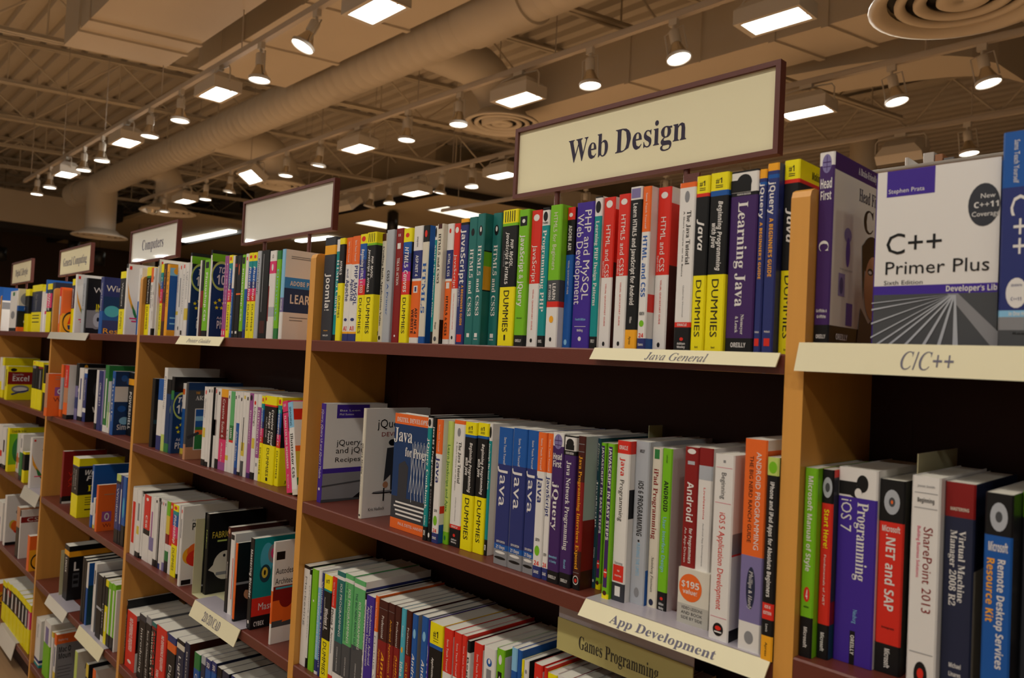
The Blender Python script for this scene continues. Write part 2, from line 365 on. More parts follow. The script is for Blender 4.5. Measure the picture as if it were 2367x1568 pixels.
# ---- web-design bay, top shelf
DUM = 'k 59 93 45 s DUMMIES;k 57.6 58.8 12 q'
row('top', BAYN['b'], ZS[0], *inner('b'), (700, 420, 3.825), '''
150 243 500|d8 o17 d100|w 36 72 45 b Joomla!;o 90 91 40 u development;w 94.5 96 50 u WILEY
255 300 515|w12 t94 k100|w 20 75 50 r HTML5 Canvas
279 322 505|y6 k44 y100|w 22 36 45 i HTML5;k 56 78 40 s DUMMIES
340 392 500|O26 w91 o93 n100|w 4 24 22 s Sams Teach Yourself;n 30 39 35 s and;n 41 62 50 b Apache;r 86 90 60 u AI;n 78 81 50 o
393 459 487|O27 w91 o93 n100|w 4 24 22 s Sams Teach Yourself;n 28 66 42@.68 b PHP, MySQL;n 41 62 40@.25 b Apache;r 86 90 60 u All;n 78 81 50 o
460 519 470|y9 b24 n34 v42 m48 r57 y100|r 2 7 60 o;w 14 55 40 i Beginning HTML5 & CSS3;k 59 93 40 s DUMMIES
520 600 455|y10 g12 k57 y100|w 22 43 22@.70 i PHP, MySQL,;w 16 55 22@.36 i JavaScript & HTML5;k 1 9 6@.2 q;k 1 9 6@.4 q;k 1 9 6@.6 q;k 1 9 6@.8 q;k 59 93 40 s DUMMIES|y10 g12 k57 y100|k 10 66 60 86 b 7 in 1;k 8 90 70 94 s books
655 690 462|c100|M 0 7 90 q;k 12 85 42 r Crafting Rails Applications Valim;k 94 98 50 o
692 755 432|a100|k 36 46 32 b CSS3;b 48 76 25 s A Primer
775 837 420|R100|w 5 7 40 u II;w 13 18 45 q;w 26 50 35 r TIKA IN ACTION;w 93 95 22 o
841 912 420|y12 b22 n30 v38 m46 r58 y100|r 4 8 45 o;w 16 56 48 i HTML5 Canvas;k 60 92 40 s DUMMIES|y12 k58 y100
932 1010 400|w21 n45 w47 O95 w100|k 9 18 20 s sitepoint;w 25 43 30 b ASP.NET 4;w 51 57 45 q;n 52 56 20 q;k 70 92 26@.68 b ASP.NET 4;k 71 92 26@.30 b WEBSITE
1013 1068 393|k14 c94 b100|r 4 10 40 o;b 31 75 55 r HTML5|b100
1118 1138 395|w12 t90 k100|k 1 10 70 o;w 16 78 50 r XMPP The Definitive Guide
1137 1190 380|c100|M 0 4 60 q;k 8 50 40 r HTML5 and CSS3;k 82 88 25 r Hogan;E 94 98 45 o|c80 k100
1226 1282 378|w22 n46 w48 O96 w100|r 4 8 30 o;w 25 44 35 b HTML & CSS;w 49 54 50 q;k 60 93 34 b HTML5 & CSS3|w100
1288 1338 375|r54 w100|w 3 8 60 o;w 26 54 42 s JavaScript;r 58 88 12 s VISUAL QUICKSTART GUIDE;k 93 96 30 o
1341 1410 335|o3 k5 n100|w 9 52 56 b JavaScript;o 53 85 26@.62 b A BEGINNER'S GUIDE;w 54 70 20@.25 s Fourth Edition;r 92 98 60 q
1418 1490 320|T100|k 9 15 40 o;w 25 78 42 r HTML5 and CSS3;w 91 94 32 q
1491 1555 290|T100|k 9 17 50 o;w 10 14 22 o;w 24 78 45 r HTML5 and CSS3;w 91 94 38 q;w 95 96 50 u MANNING|T28 k29 g40 o58 k59 T100
1626 1700 285|T100|k 9 17 50 o;w 10 14 22 o;w 24 78 45 r HTML5 and CSS3;w 91 94 38 q;w 95 96 50 u MANNING
1712 1845 260|y10 g12 k57 y100|w 22 43 20@.70 i PHP, MySQL,;w 17 55 20@.42 i JavaScript & HTML5;e 30 42 10@.22 s ALL-IN-ONE;k 1 9 5@.2 q;k 1 9 5@.35 q;k 1 9 5@.5 q;k 1 9 5@.65 q;k 1 9 5@.8 q;k 59 90 36 s DUMMIES;k 92 96 10 q
1856 1945 255|g92 k100|k 5 12 68 q;w 7 10 30 o;w 19 71 42 b JavaScript & jQuery;k 79 80 50 u McFarland;w 95 97 60 u OREILLY
1967 2060 262|r54 w100|w 3 8 55 o;w 26 53 40 s JavaScript;r 58 88 12 s VISUAL QUICKSTART GUIDE;k 94 97 22 o
2060 2125 235|k2 w13 t92 k100|k 3 10 60 o;k 10.5 12 75 u THIRD;w 16 75 50 r Programming PHP;w 95 97 50 u OREIL
2132 2236 215|g53 E68 r72 w100|c 5 46 32 s HTML5 for Beginners;w 55 67 26@.62 b LEARN;w 56 67 18@.28 b BY VIDEO;o 78 83 36 o;k 93 96 20 o|g53 E68 r72 w100
''')
row('top', BAYN['b'], ZS[0], *inner('b'), (1280, 340, 3.015), '''
52 103 425|r9 k34 b100|w 4 7 50 o;w 13 31 42 b ADOBE AIR;w 38 62 20 s VISUAL QUICKSTART GUIDE;l 94 98 40 o|k34 b100
116 236 395|v100|w 5 67 38@.70 s PHP and MySQL;w 8 70 38@.27 s Web Development;l 79.5 81 60 u Fourth Edition;w 85 85.3 65 q;w 87 88.5 35 u Welling;w 92 95 18 o
240 292 350|k1 w13 t92 k100|k 3 11 70 o;w 16 72 45 r Learning PHP Design Patterns;w 94 96 50 u OREILLY|w100
304 383 358|r53 w100|w 2 7 55 o;w 18 53 38 s HTML and CSS;w 42 52 12@.2 s Eighth Edition;r 57 85 12 s VISUAL QUICKSTART GUIDE;k 95 98 22 o|w8 r43 M100
406 486 335|r53 w100|w 3 7 55 o;w 13 53 38 s HTML5 and CSS3;w 42 52 12@.2 s Seventh Edition;r 57 85 12 s VISUAL QUICKSTART GUIDE;k 95 98 22 o
487 566 285|w8 k88 o100|x 1 7 80 q;w 10 73 36 b Learn HTML5 and JavaScript for Android;w 80 84 20 s Williams;k 92 97 20 s Apress
573 632 280|O28 w93 n100|w 4 26 20 s Sams Teach Yourself;b 30 68 50 b HTML and CSS;k 77 79 60 u NINTH;g 82 86 55 o;r 90 92.5 60 u 24;w 96 97.5 60 u Sams|w66 r77 w93 b100
680 773 288|r54 w100|w 3 7 50 o;w 18 52 38 s HTML and CSS;w 42 52 10@.2 s Eighth Edition;r 57 84 12 s VISUAL QUICKSTART GUIDE;k 95 98 22 o|w10 r48 M100
829 942 258|O3 w83 r86 k100|e 5 12 30 o;k 17 49 26@.66 r The Java Tutorial;k 17 56 9@.36 s A Short Course on the Basics;e 61 80 8@.5 s Gallardo Hommel;w 83.8 85.3 60 u ORACLE;r 92 94 22 o;w 95 96.3 50 u Addison;w 97 98.3 50 u Wesley
946 1035 210|y10 r12 k57 y100|k 3 6 50 u #1;k 7 7.4 45 q;k 8 8.4 45 q;w 26 43 45 i Java;k 59 92 42 s DUMMIES;k 97 98 25 u Burd
1043 1170 190|y10 b13 k57 y100|k 3 6 40 u #1;k 7 7.4 40 q;k 8 8.4 40 q;w 16 55 24@.62 i Beginning Programming;w 28 42 24@.30 i with Java;k 59 92 38 s DUMMIES;k 97 98 20 u Burd
1187 1377 180|k1 w12 k14 p92 k100|k 2 11 55 o;k 5 11.8 75@.38 q;w 12.6 13.5 50 u FOURTH EDITION;w 17 75 36 r Learning Java;w 79 90 11@.62 r Niemeyer;w 80 89 11@.42 r & Leuck;w 94.5 97 56 u OREILLY
1384 1434 160|o5 n7 b9 n100|w 8 27 50 b jQuery;o 29 60 36 b A BEGINNER'S GUIDE;w 88 89 60 u Pollock;r 92 96 60 q
1439 1520 120|o4 n6 b8 n100|w 10 27 45 b jQuery;o 29 60 32 b A BEGINNER'S GUIDE;w 88 89 50 u Pollock;r 92 96 50 q|n100
1557 1665 100|y10 r12 k57 y100|k 3 6 42 u #1;k 7 7.4 40 q;k 8 8.4 40 q;w 26 43 42 i Java;k 59 92 42 s DUMMIES;k 97 98 20 u Burd|y10 r12 k57 y100|k 25 4 95 8 i Making Everything Easier
''')
# ---- camera-side bay, top shelf
row('top', BAYN['a'], ZA[0], *inner('a'), (1800, 280, 2.614), '''
158 298 197 rec=.02|w7 p90 k100|x 1 11 60 o;p 2 10 4 q;p 5 5.6 52 q;p 7.5 8 50 q;w 14 19 78@.5 u Head;w 20.5 25 74 u First;w 46 52 62 r C;w 82 83.5 70 u Griffiths &;w 85 86.5 60 u Griffiths;w 95 97 62 u OREILLY|p9 c90 k100|w 45 2 98 6 r A Brain-Friendly Guide;N 48 13 95 20 r Head First;k 58 23 80 36 r C;x 22 37 36 45 o;v 26 42 34 58 o;x 14 62 26 74 q;n 16 64 23 73 o;v 30 77 42 89 q;e 15 59 40 60 s trees and maps;k 58 37 110 60 o;F 64 48 110 84 o;k 70 55 82 59 o;w 72 56.4 79 58.2 o;N 55 76 120 100 P 52 100 58 78 75 86 99 80 99 100;k 56 38 72 76 P 57 44 66 40 64 56 62 74 60 62;w 12 94 34 97 b OREILLY
''', rec=.02)
def face_out(X0, X1, Y, Z, h, t, sb, cb, ct, label, group, tilt=0, cu=1.0):
    """a book turned so that its front cover looks into the aisle (spine towards the far end)"""
    d = X1-X0; sb = bands_of(sb); cb = bands_of(cb)
    make_book(X0, Y+t, Z+.0004, t, h, d, sb, '', cb, ct, label, group, rz=R(-90+tilt), cu=cu)
_x0 = x_on(2012, .945, ZA[0]); _h = z_at(_x0, .945, 402)-ZA[0]
_xb = x_on(2304, .932, ZA[0])-.004
face_out(_x0, _xb, .945, ZA[0], min(_h, .235), .052, 'v100', 'w66 v71 E100',
  'v 7 0 36 15 q;w 8 10.5 30 13 s Stephen Prata;d 55 13 76 36 o;w 61.5 18.5 69.5 21 s New;w 58 23 73 26 b C++11;w 57 28 74 30.6 s Coverage;k 7 36 42 48 s C++;k 7 52 68 59.5 s Primer Plus;E 7 63 31 65.4 s Sixth Edition;w 44 67 74 70 b Developer\'s Lib;e 42 71 50 71.5 P 45 71.2 51 71.2 82 100 70 100;a 0 0 1 1 P 47 72 48 72 12 100 10 100;a 0 0 1 1 P 47 72 48 72 4 100 2 100;a 0 0 1 1 P 46.5 72 47 72 0 88 0 87;a 0 0 1 1 P 46.5 72 47 72 0 80 0 79;a 0 0 1 1 P 46.5 72 47 72 0 96 0 95;a 0 0 1 1 P 48 72 49 72 22 100 20 100;a 0 0 1 1 P 48 72 49 72 33 100 31 100;a 0 0 1 1 P 48.5 72 49.5 72 42 100 40 100;a 0 0 1 1 P 49 72 50 72 52 100 49 100;a 0 0 1 1 P 46.5 71.6 47 71.6 0 76 0 75.4',
  'white face-out book with violet square, black disc and cable-bridge photo, above cream C label', 'paperbacks on the top shelf of the camera-side bay', cu=.182/(_xb-_x0))
ROWS[('top', BAYN['a'])] = (_xb+.0035, 2)
row('top', BAYN['a'], ZA[0], *inner('a'), (1800, 280, 2.614), '''
1318 1580 75 rec=.012|b26 n83 l86 e92 E100|w 4 24 13@.34 s Sams Teach Yourself;w 29 58 46@.46 s C++;w 68 82 50@.42 o;n 71 72 26@.42 u SEVENTH;n 77 78.5 26@.42 u C++11;w 83.6 85.4 50 u in One Hour;k 93 94 30 u Rao
''')
# ---- camera-side bay, second shelf
row('second', BAYN['a'], ZA[1], *inner('a'), (0, 0, 1), '''
1833.5 1874 1081 rec=.012|g79 k100|w 4 55 36 b Microsoft Manual of Style;r 63 71 48 o;w 64.5 69.5 16 u 4;k 73 74 40 u edition;w 84 95 26 b Microsoft|g100
1885 1912 1085|k18 r82 k100|a 4 15 80 o;E 7 12 40 o;y 21 42 40 b Start Here!;w 45 72 18 s Fundamentals of .NET;w 86 96 30 b Microsoft|r4 d70 R82 D100
1923 2014 1079|w15 v100|k 3 12 30@.62 o;k 7 14 45@.25 q;k 9 15 34@.45 o;w 10 15 18@.52 o;w 17 57 28@.66 r Programming;w 16 33 28@.24 s iOS 7;l 72 79 11@.55 s Neuburg;k 83 100 13 q;w 85 95 9 b OREILLY|w100
2019 2078 1107|k22 r85 k100|a 5 18 62 o;E 9 14 25 o;O 10.5 12.5 9 o;w 24 27 72 u Microsoft;w 28 68 36 b .NET and SAP;k 76 77 50 u Integrate;w 87 97 20 b Microsoft|k100
2092 2159 1099|w100|e 4 5 60 u Jones Smith;e 7.5 7.8 80 q;k 10 12 60 u Beginning;e 14.5 14.8 80 q;R 23 63 32@.62 s SharePoint 2013;m 23 47 12@.30 s Building Business Solutions;e 81 81.3 80 q;k 85 97 46 o;r 88 93 22 o|w100
2169 2240 1113|R16 N100|c 11.5 13 62 u MASTERING;w 22 55 22@.62 r Virtual Machine;w 22 57 22@.34 r Manager 2008 R2;w 83 85 40 u Michael;w 87 89 40 u Linares|N40 c100
2262 2328 1138|k19 b86 k100|a 4 17 62 o;E 8 13 25 o;w 22 26 70 u Microsoft;w 29 78 26@.64 b Remote Desktop Services;o 29 58 26@.26 b Resource Kit;g 88 96 60 o|k100
2350 2420 1135|g12 d100|w 20 70 30 s Learning Server|d100
''', rec=.012)

# ---- web-design bay, second shelf
row('second', BAYN['b'], ZS[1], *inner('b'), (690, 900, 3.733), '''
88 105 118 rec=.04|r55 w100|w 3 5 40 q;w 27 54 40 s JavaScript and jQuery|w10 r45 k100|w 20 48 90 52 P 10 50 40 46 60 55 30 60;w 10 60 60 63 q;w 20 66 70 69 q;w 10 72 80 75 q;w 20 79 70 82 q;w 10 85 60 88 q
152 188 122 rec=.026|v100|w 6 76 45 s jQuery, jQuery UI and jQuery Mobile;w 85 88 40 o|w66 v71 e100|v 18 1 70 15 q;w 22 6 55 8 s Bas Leon;w 22 10 45 12 s Phil Sutton;k 20 37 78 43 s jQuery, jQ;k 19 45 84 51 s and jQuery;k 18 55 82 60 s Recipes and;E 0 80 100 83 P 0 83 100 78 100 79.5 0 84.5;k 40 84 100 100 P 45 100 70 88 100 84 100 100;E 0 96 60 100 P 0 97 60 98 60 100 0 100
511 534 165 rec=.012|c100|k 32 60 42 b jQuery Mobile;e 62 80 30 s Develop and Design;k 96 98 50 o|w100|k 18 10 62 18 s jQuery;R 24 22 66 26 s DEVELOP;k 36 29 48 35 o;d 30 36 60 80 P 34 37 52 36 58 79 42 80 41 62 31 68;F 30 68 38 74 o;k 14 77 56 79 o;e 15 76.2 54 78 o;k 31 74 33 86 q;k 10 91 34 94 s Kris Hadlock
''', rec=.014)
_yj = .944; _X = x_on(690+782/3.733, _yj, ZS[1]); _X1 = x_on(690+1063/3.733, .932, ZS[1])-.0008; _h = z_at(_X, _yj, 900+170/3.733)-ZS[1]
face_out(_X, _X1, _yj, ZS[1], min(_h, .24), .030, 'O10 N88 O100', 'O9 B72 d91 O100',
  'w 7 3 95 7 r DEITEL DEVELOPER;d 18 40 44 74 P 18 44 34 40 44 45 42 74 18 74;a 0 0 1 1 P 52 24 53.4 24 65.4 72 64 72;a 0 0 1 1 P 58 22 59.4 22 49.4 66 48 66;a 0 0 1 1 P 60 24 61.4 24 73.4 72 72 72;a 0 0 1 1 P 66 22 67.4 22 57.4 66 56 66;a 0 0 1 1 P 68 24 69.4 24 81.4 72 80 72;a 0 0 1 1 P 74 22 75.4 22 65.4 66 64 66;a 0 0 1 1 P 76 24 77.4 24 89.4 72 88 72;a 0 0 1 1 P 82 22 83.4 22 73.4 66 72 66;a 0 0 1 1 P 84 24 85.4 24 89.4 44 88 44;a 0 0 1 1 P 90 22 91.4 22 81.4 66 80 66;a 0 0 1 1 P 50 30 51.5 30 56 74 54.5 74;w 14 76 92 77.5 q;w 10 79.5 90 81 q;w 14 83 88 84.5 q;w 16 86.5 84 88 q;w 24 93.5 90 96 s PAUL DEITEL HARVEY;w 2 12 52 24 r Java;w 34 28 92 36 r for Progr',
  'face-out book with orange bands, blue tower-and-lattice cover, second shelf, web-design bay', 'paperbacks on the second shelf of the web-design bay')
_q = ROWS[('second', BAYN['b'])]; ROWS[('second', BAYN['b'])] = (_X1+.0004, _q[1]+1)
row('second', BAYN['b'], ZS[1], *inner('b'), (690, 900, 3.733), '''
1063 1097 225 rec=.012|k2 w10 t89 k100|k 3 9 70 o;w 19 75 50 r jQuery Cookbook;w 80 88 30 r Lindley;w 92 96 50 u OR
1099 1135 240 rec=.014|k100|w 8 56 40 b Java SE 7 Programming;e 58 86 32 s ESSENTIALS;w 93 97 50 o
1141 1195 260|O28 w92 n100|w 4 26 20 s Sams Teach Yourself;n 31 52 52 b Java;k 73 75 50 u SIXTH;g 78 86 58 o;r 88.5 91.5 60 u 24;w 95 97 60 u SAMS|w70 r76 w85 b100
1237 1280 275|L90 g100|G 19 74 48 s Learn JavaScript and Ajax;G 93 97 35 o
1291 1383 265|O3 w83 r86 k100|e 6 13 30 o;k 17 50 26@.66 r The Java Tutorial;k 17 56 9@.36 s A Short Course on the Basics;e 61 80 8@.5 s Gallardo Hommel;w 83.8 85.3 60 u ORACLE;r 90 92.5 22 o;w 94 95.3 50 u Addison;w 96 97.3 50 u Wesley
1386 1482 280|y10 b12 k57 y100|k 3 6 42 u #1;k 7 7.4 40 q;k 8 8.4 40 q;w 16 55 24@.62 i Beginning Programming;w 28 42 24@.30 i with Java;k 59 92 38 s DUMMIES|y10 b12 k57 y100
1494 1583 288|y10 b12 k57 y100|k 3 6 42 u #1;k 7 7.4 40 q;k 8 8.4 40 q;w 16 55 24@.62 i Beginning Programming;w 28 42 24@.30 i with Java;k 59 92 38 s DUMMIES|y10 b12 k57 y100
1593 1618 300|w13 t88 k100|k 2 11 70 o;w 15 50 50 r JavaScript: The Good Parts;w 92 96 60 u OR|w100
''', rec=.016)
_j21 = 'w 7 27 16 s Sams Teach Yourself;w 30 58 55 s Java;w 82.5 84 60 u SIXTH EDITION;w 86 88.2 62 u 21 Days;w 90 92 70 o;k 94 96 80 o'
row('second', BAYN['b'], ZS[1], *inner('b'), (1120, 960, 3.564), f'''
66 181 97|b27 n85 b89 e100|{_j21}|w100
184 299 106|b27 n85 b89 e100|{_j21}
303 398 122|b27 n85 b89 e100|{_j21}
386 456 140|O27 w92 n100|w 4 26 20 s Sams Teach Yourself;n 31 49 55 b Java;k 73 75 50 u SIXTH;g 78 85 58 o;r 88.5 91.5 60 u 24;w 95 97 60 u SAMS
463 512 150|O27 w92 n100|w 4 26 20 s Sams Teach Yourself;n 30 57 52 b JavaScript;k 82 84 50 u FIFTH;r 88.5 91.5 60 u 24;w 95 97 60 u SAMS
507 600 140|w9 p92 k100|x 1 11 72 o;p 2 10 4 q;p 5 5.6 62 q;p 8 8.5 60 q;w 14 18 80 u Head;w 19 23 76 u First;w 34 65 45 r jQuery;l 82 83.5 70 u Benedetti;l 85 86.5 60 u & Cranley;w 95 97 68 u OREILLY
604 697 165|k1 w10 k13 p91 k100|k 0 13 8@.02 q;k 2 8 65 o;k 6 9.5 75 q;w 11 12.4 70 u FOURTH EDITION;w 17 76 38 r Java Network Programming;l 82 88 18 r Harold;w 95 97 60 u OREILLY
716 776 172|M9 M13 M30 R75 M93 k100|e 5 5.4 80 q;e 10 10.4 80 q;o 13 87 42 r Java Programming Interviews Exposed;e 89 89.3 80 q;w 91 97 75 o;k 91.6 96.4 62 o;r 93 95.5 34 o|a55 R88 M100|o 35 66 80 72 s Java;o 35 76 80 82 s Int
878 904 192|D100|c 3 22 42 t Effective;w 28 60 38 r JavaScript;w 73 80 40 s Herman;w 94 96 40 o|D100
906 946 228|g96 y100|p 2 92 62 q;w 3 62 38 b JAVASCRIPT IN EASY STEPS;r 80 86 50 o;w 82 82.7 40 q;M 94 97 60 o
956 1012 234|g96 y100|p 2 92 56 q;w 3 62 36 b JAVASCRIPT IN EASY STEPS;r 80 86 46 o;w 82 82.7 40 q;M 94 97 56 o|g100
1036 1144 207|r8 w88 d100|w 3 5.5 66 u ORACLE;r 11 22 32 b Java;k 24 50 32 s Programming;e 75 76.5 60 u Sarang;r 77 87 78 q;w 80 81 20 u 10;w 83 84 50 u Oracle Press;w 90 96 40 q|r8 w30 k48 w100
''', rec=.016)
row('second', BAYN['b'], ZS[1], *inner('b'), (1380, 980, 2.667), '''
196 282 105|a100|k 5 7 35 u WILEY;k 24 58 36 b iOS 6 PROGRAMMING;l 62 82 24 s PUSHING THE LIMITS;k 60 61.5 14 o;e 89 95 34 o|a78 b100
300 360 145|c100|G 1 7 50 q;R 13 57 46 r iPad Programming;k 68 90 26 t Steinberg Freeman;N 94 98 45 o
363 423 150|g88 k100|k 4 9 16 s Lehtimaki;k 20 39 42 b ANDROID;l 42 76 36 s User Interface Design;r 91 93 30 o;w 94.5 96 50 u Addison;w 97 98.5 50 u Wesley|w100
498 583 140 rec=.03|R10 R100|w 1 4 60 o;a 8 10 50 q;w 20 43 44 b Android;w 46 66 22@.65 b for Programmers;w 46 66 16@.3 s An App-Driven|R100
585 672 146 rec=.03|R10 a18 w100|a 12 18 60 o;r 22 40 14 s Livelessons;e 42 66 10 s Android App Development|w100
682 803 184 rec=.004|w100|e 3 4.5 12 q;m 7 7.2 80 q;E 9.5 24 24 s Beginning;m 26 26.2 80 q;r 31 83 30 s iOS 5 Application Development;m 87 87.2 80 q;k 90 97 52 o;r 91.6 94 30 o;w 94.5 95.2 36 q|w42 e53 r54 w93 k100|k 30 58 95 63 s Beg;R 30 69 80 80 r iOS
862 1000 90 rec=.002|O55 x86 w100|w 6 52 22@.66 s ANDROID PROGRAMMING;k 8 49 17@.34 s THE BIG NERD RANCH GUIDE;N 60 80 40 o;w 62 80 16 t Phillips & Hardy;e 90 96 40 o|w5 O55 x100
1002 1088 205 rec=-.004|L9 k72 r80 k88 o100|g 2 8 70 o;w 12 69 34 b iPhone and iPad Apps for Absolute Beginners;w 73 74.5 50 u iOS 6;w 76 77.5 70 u EDITION;w 82 86 20 s Lewis;k 91 98 20 s Apress|k100
''', rec=.012)
# the card sleeve wrapped round the shrink-wrapped pair
_a = x_on(1380+494/2.667, .944, ZS[1]); _b = x_on(1380+676/2.667, .944, ZS[1])
m = MB(); m.box(_a-.001, _b+.0012, .944, 1.13, ZS[1]+.0003, ZS[1]+.08, mat('sleeve_card', (222, 216, 202), .5))
def _front(mb, x0, x1, y, z0, z1, m): mb.poly([(x0, y, z0), (x1, y, z0), (x1, y, z1), (x0, y, z1)], m)
_w = _b-_a; _cx = _a+_w*.40; _cz = ZS[1]+.054
_front(m, _a-.001, _b+.0012, .9437, ZS[1]+.001, ZS[1]+.03, mat('sleeve_grey', (188, 184, 174), .5))
m.poly([(_cx+math.cos(a*math.pi/14)*.0185, .9437, _cz+math.sin(a*math.pi/14)*.0195) for a in range(28)], ink('O'))
put_text(m, '$195', 'b', (_cx-.015, .9434, _cz), (1, 0, 0), (0, 0, 1), .030, .009, ink('w'))
put_text(m, 'value!', 'b', (_cx-.012, .9434, _cz-.009), (1, 0, 0), (0, 0, 1), .024, .006, ink('w'))
for i, tx in enumerate(('VIDEO LESSONS', 'AND BOOK', 'SIDE BY SIDE')):
    put_text(m, tx, 's', (_a+_w*.12, .9434, ZS[1]+.023-i*.007), (1, 0, 0), (0, 0, 1), _w*.72, .0042, ink('d'))
tag(m.obj('card_sleeve'), 'cream card sleeve with orange value sticker round two shrink-wrapped books', 'sleeve')
# ---- web-design bay, third shelf
row('third', BAYN['b'], ZS[2], *inner('b'), (660, 1260, 5.09), '''
222 288 232|k3 w100|e 10 60 30 s Marketing
240 306 268 h=.227|k5 w90 k100|k 16 70 30 s Meeting Events|k100
318 384 276|g100|w 30 32 20 q|g100
395 430 290|w17 l86 n97 w100|w 22 84 50 s LEARNING IOS DESIGN
433 459 327|n100|w 8 92 50 s Windows 8 Development
462 550 338|y14 t16 k62 y100|k 4 8 50 u #1;w 32 52 40 i Windows 8;w 22 54 12@.25 s Application Development;k 64 96 45 s DUMMIES|y14 t16 k62 y100
556 606 368|r29 w92 r96 n100|w 5 27 26 s Sams Teach Yourself;k 30 50 50@.4 b Phone 7;k 52 72 30 s Application
612 705 300|T4 w7 T61 E88 w100|w 10 56 26@.62 s IOS PROGRAMMING;D 10 60 14@.3 s THE BIG NERD RANCH GUIDE;w 65 86 12 s CONWAY & HILLEGASS
708 806 332|P4 w7 P60 E88 w100|w 12 58 26@.62 s IOS PROGRAMMING;D 8 57 14@.3 s THE BIG NERD RANCH GUIDE;w 70 86 12 s CONWAY & HILLEGASS
812 945 388|P4 w7 P56 E88 w100|D 12 60 18@.3 s THE BIG NERD RANCH GUIDE;w 18 58 20@.62 s IOS PROGRAMMING;w 70 88 10 s CONWAY & HILLEGASS|w6 n32 w100
897 924 545 h=.22|k6 w100|k 10 90 50 s Windows Azure
942 1051 580 h=.22|v100|w 8 62 24@.66 s Introduction to Android;w 10 64 24@.34 s Application Development
1060 1098 595 h=.22|O31 w100|w 5 28 30 s Sams Teach Yourself;e 34 90 40 s Mobile Web
1106 1212 638 h=.224|M11 M35 R100|e 7 7.3 90 q;w 13 33 26 s Professional;o 45 92 30@.66 i Android;o 43 92 16@.28 s Application Development
1217 1290 680 h=.224|M11 M35 R100|e 7 7.3 90 q;o 14 92 26 s Android Application Development
1296 1361 712 h=.224|M11 M35 R100|w 13 35 30 s Professional;o 42 92 26@.62 i Android Open;o 42 80 14@.28 s Programming with
1368 1421 742 h=.224|s100|w 14 24 24 s Sande;o 32 37 40 o;w 44 86 56 b Idea to iPhone
1426 1488 765 h=.224|M11 M37 R100|w 14 36 30 s Professional;o 43 96 34 s iOS Database Application
1497 1560 808 h=.224|b74 e100|l 12 20 50 o;w 33 63 44 i Android;w 65 80 30 s for Programmers|e100
1606 1680 832 h=.224|b74 e100|l 12 20 50 o;w 35 66 44 i Android;w 68 84 30 s for Programmers|e100
1684 1700 878 h=.222|v100|w 20 90 50 s Android
1702 1855 897 h=.224|y17 b20 k62 y100|k 6 11 44 u #1;k 12 12.4 40 q;k 14 14.4 40 q;w 44 66 34@.62 i iPad;w 28 66 14@.35 i Application Development|y100
1868 1972 970 h=.224|r34 w100|w 8 33 20 s Sams Teach Yourself;n 42 62 50 b iOS|r5 w100
1986 2075 1020 h=.224|r34 w100|w 8 33 20 s Sams Teach Yourself;n 42 82 46 b Android
2080 2136 1058 h=.222|r34 w100|w 8 33 20 s Sams Teach Yourself;n 42 82 46 b Apps|r4 w100
''', mode='T', hT=.232)
row('third', BAYN['b'], ZS[2], *inner('b'), (1040, 1380, 5.636), '''
228 268 570 h=.222|k9 w100|k 12 90 50 s Beginning Android
316 428 588 h=.224|r100|w 8 33 20 s Sams Teach Yourself|r4 w100
446 600 632 h=.224|w100|b 8 14 44 o;w 8.5 12 20 o;e 16 23 40 q;k 31 90 26@.66 s Essential;k 31 90 26@.3 s Windows Phone
612 716 664 h=.224|g100|w 4 11 40 o;k 16 90 50 q;w 18 90 22 s On demand|g5 w100
806 880 655 h=.21|l15 b100|w 20 80 40 s HTML5 Games|b100
884 940 690 h=.212|b100|w 20 80 40 s Game Design|b100
768 890 742 h=.222|y22 g25 k100|k 8 14 48 u #1;k 16 16.5 44 q;k 18 18.5 44 q;k 20 20.5 44 q
896 1030 792 h=.224|w100|e 6 9 40 o;e 16 16.4 80 q;k 22 80 20 s Beginning|k100
1096 1205 862 h=.224|r100|w 8 40 20 s Sams Teach Yourself|r4 w100
1228 1268 920 h=.224|r100|w 8 40 20 s Sams Teach Yourself
1272 1392 985 h=.224|y30 k100|r 5 18 60 o|y100
1400 1560 1012 h=.224|w100|e 6 60 30 s Game Programming|R100
1600 1760 1075 h=.224|w100|e 6 60 30 s Game Engines
1770 1900 1130 h=.224|c100|e 6 60 30 s Graphics|k100
1910 2060 1175 h=.224|w100|e 6 60 30 s Game Physics
2080 2240 1235 h=.224|a100|e 6 60 30 s Level Design
2250 2420 1290 h=.224|w100|e 6 60 30 s Shaders|R100
2440 2620 1360 h=.224|c100|e 6 60 30 s Animation
''', mode='T', hT=.224)

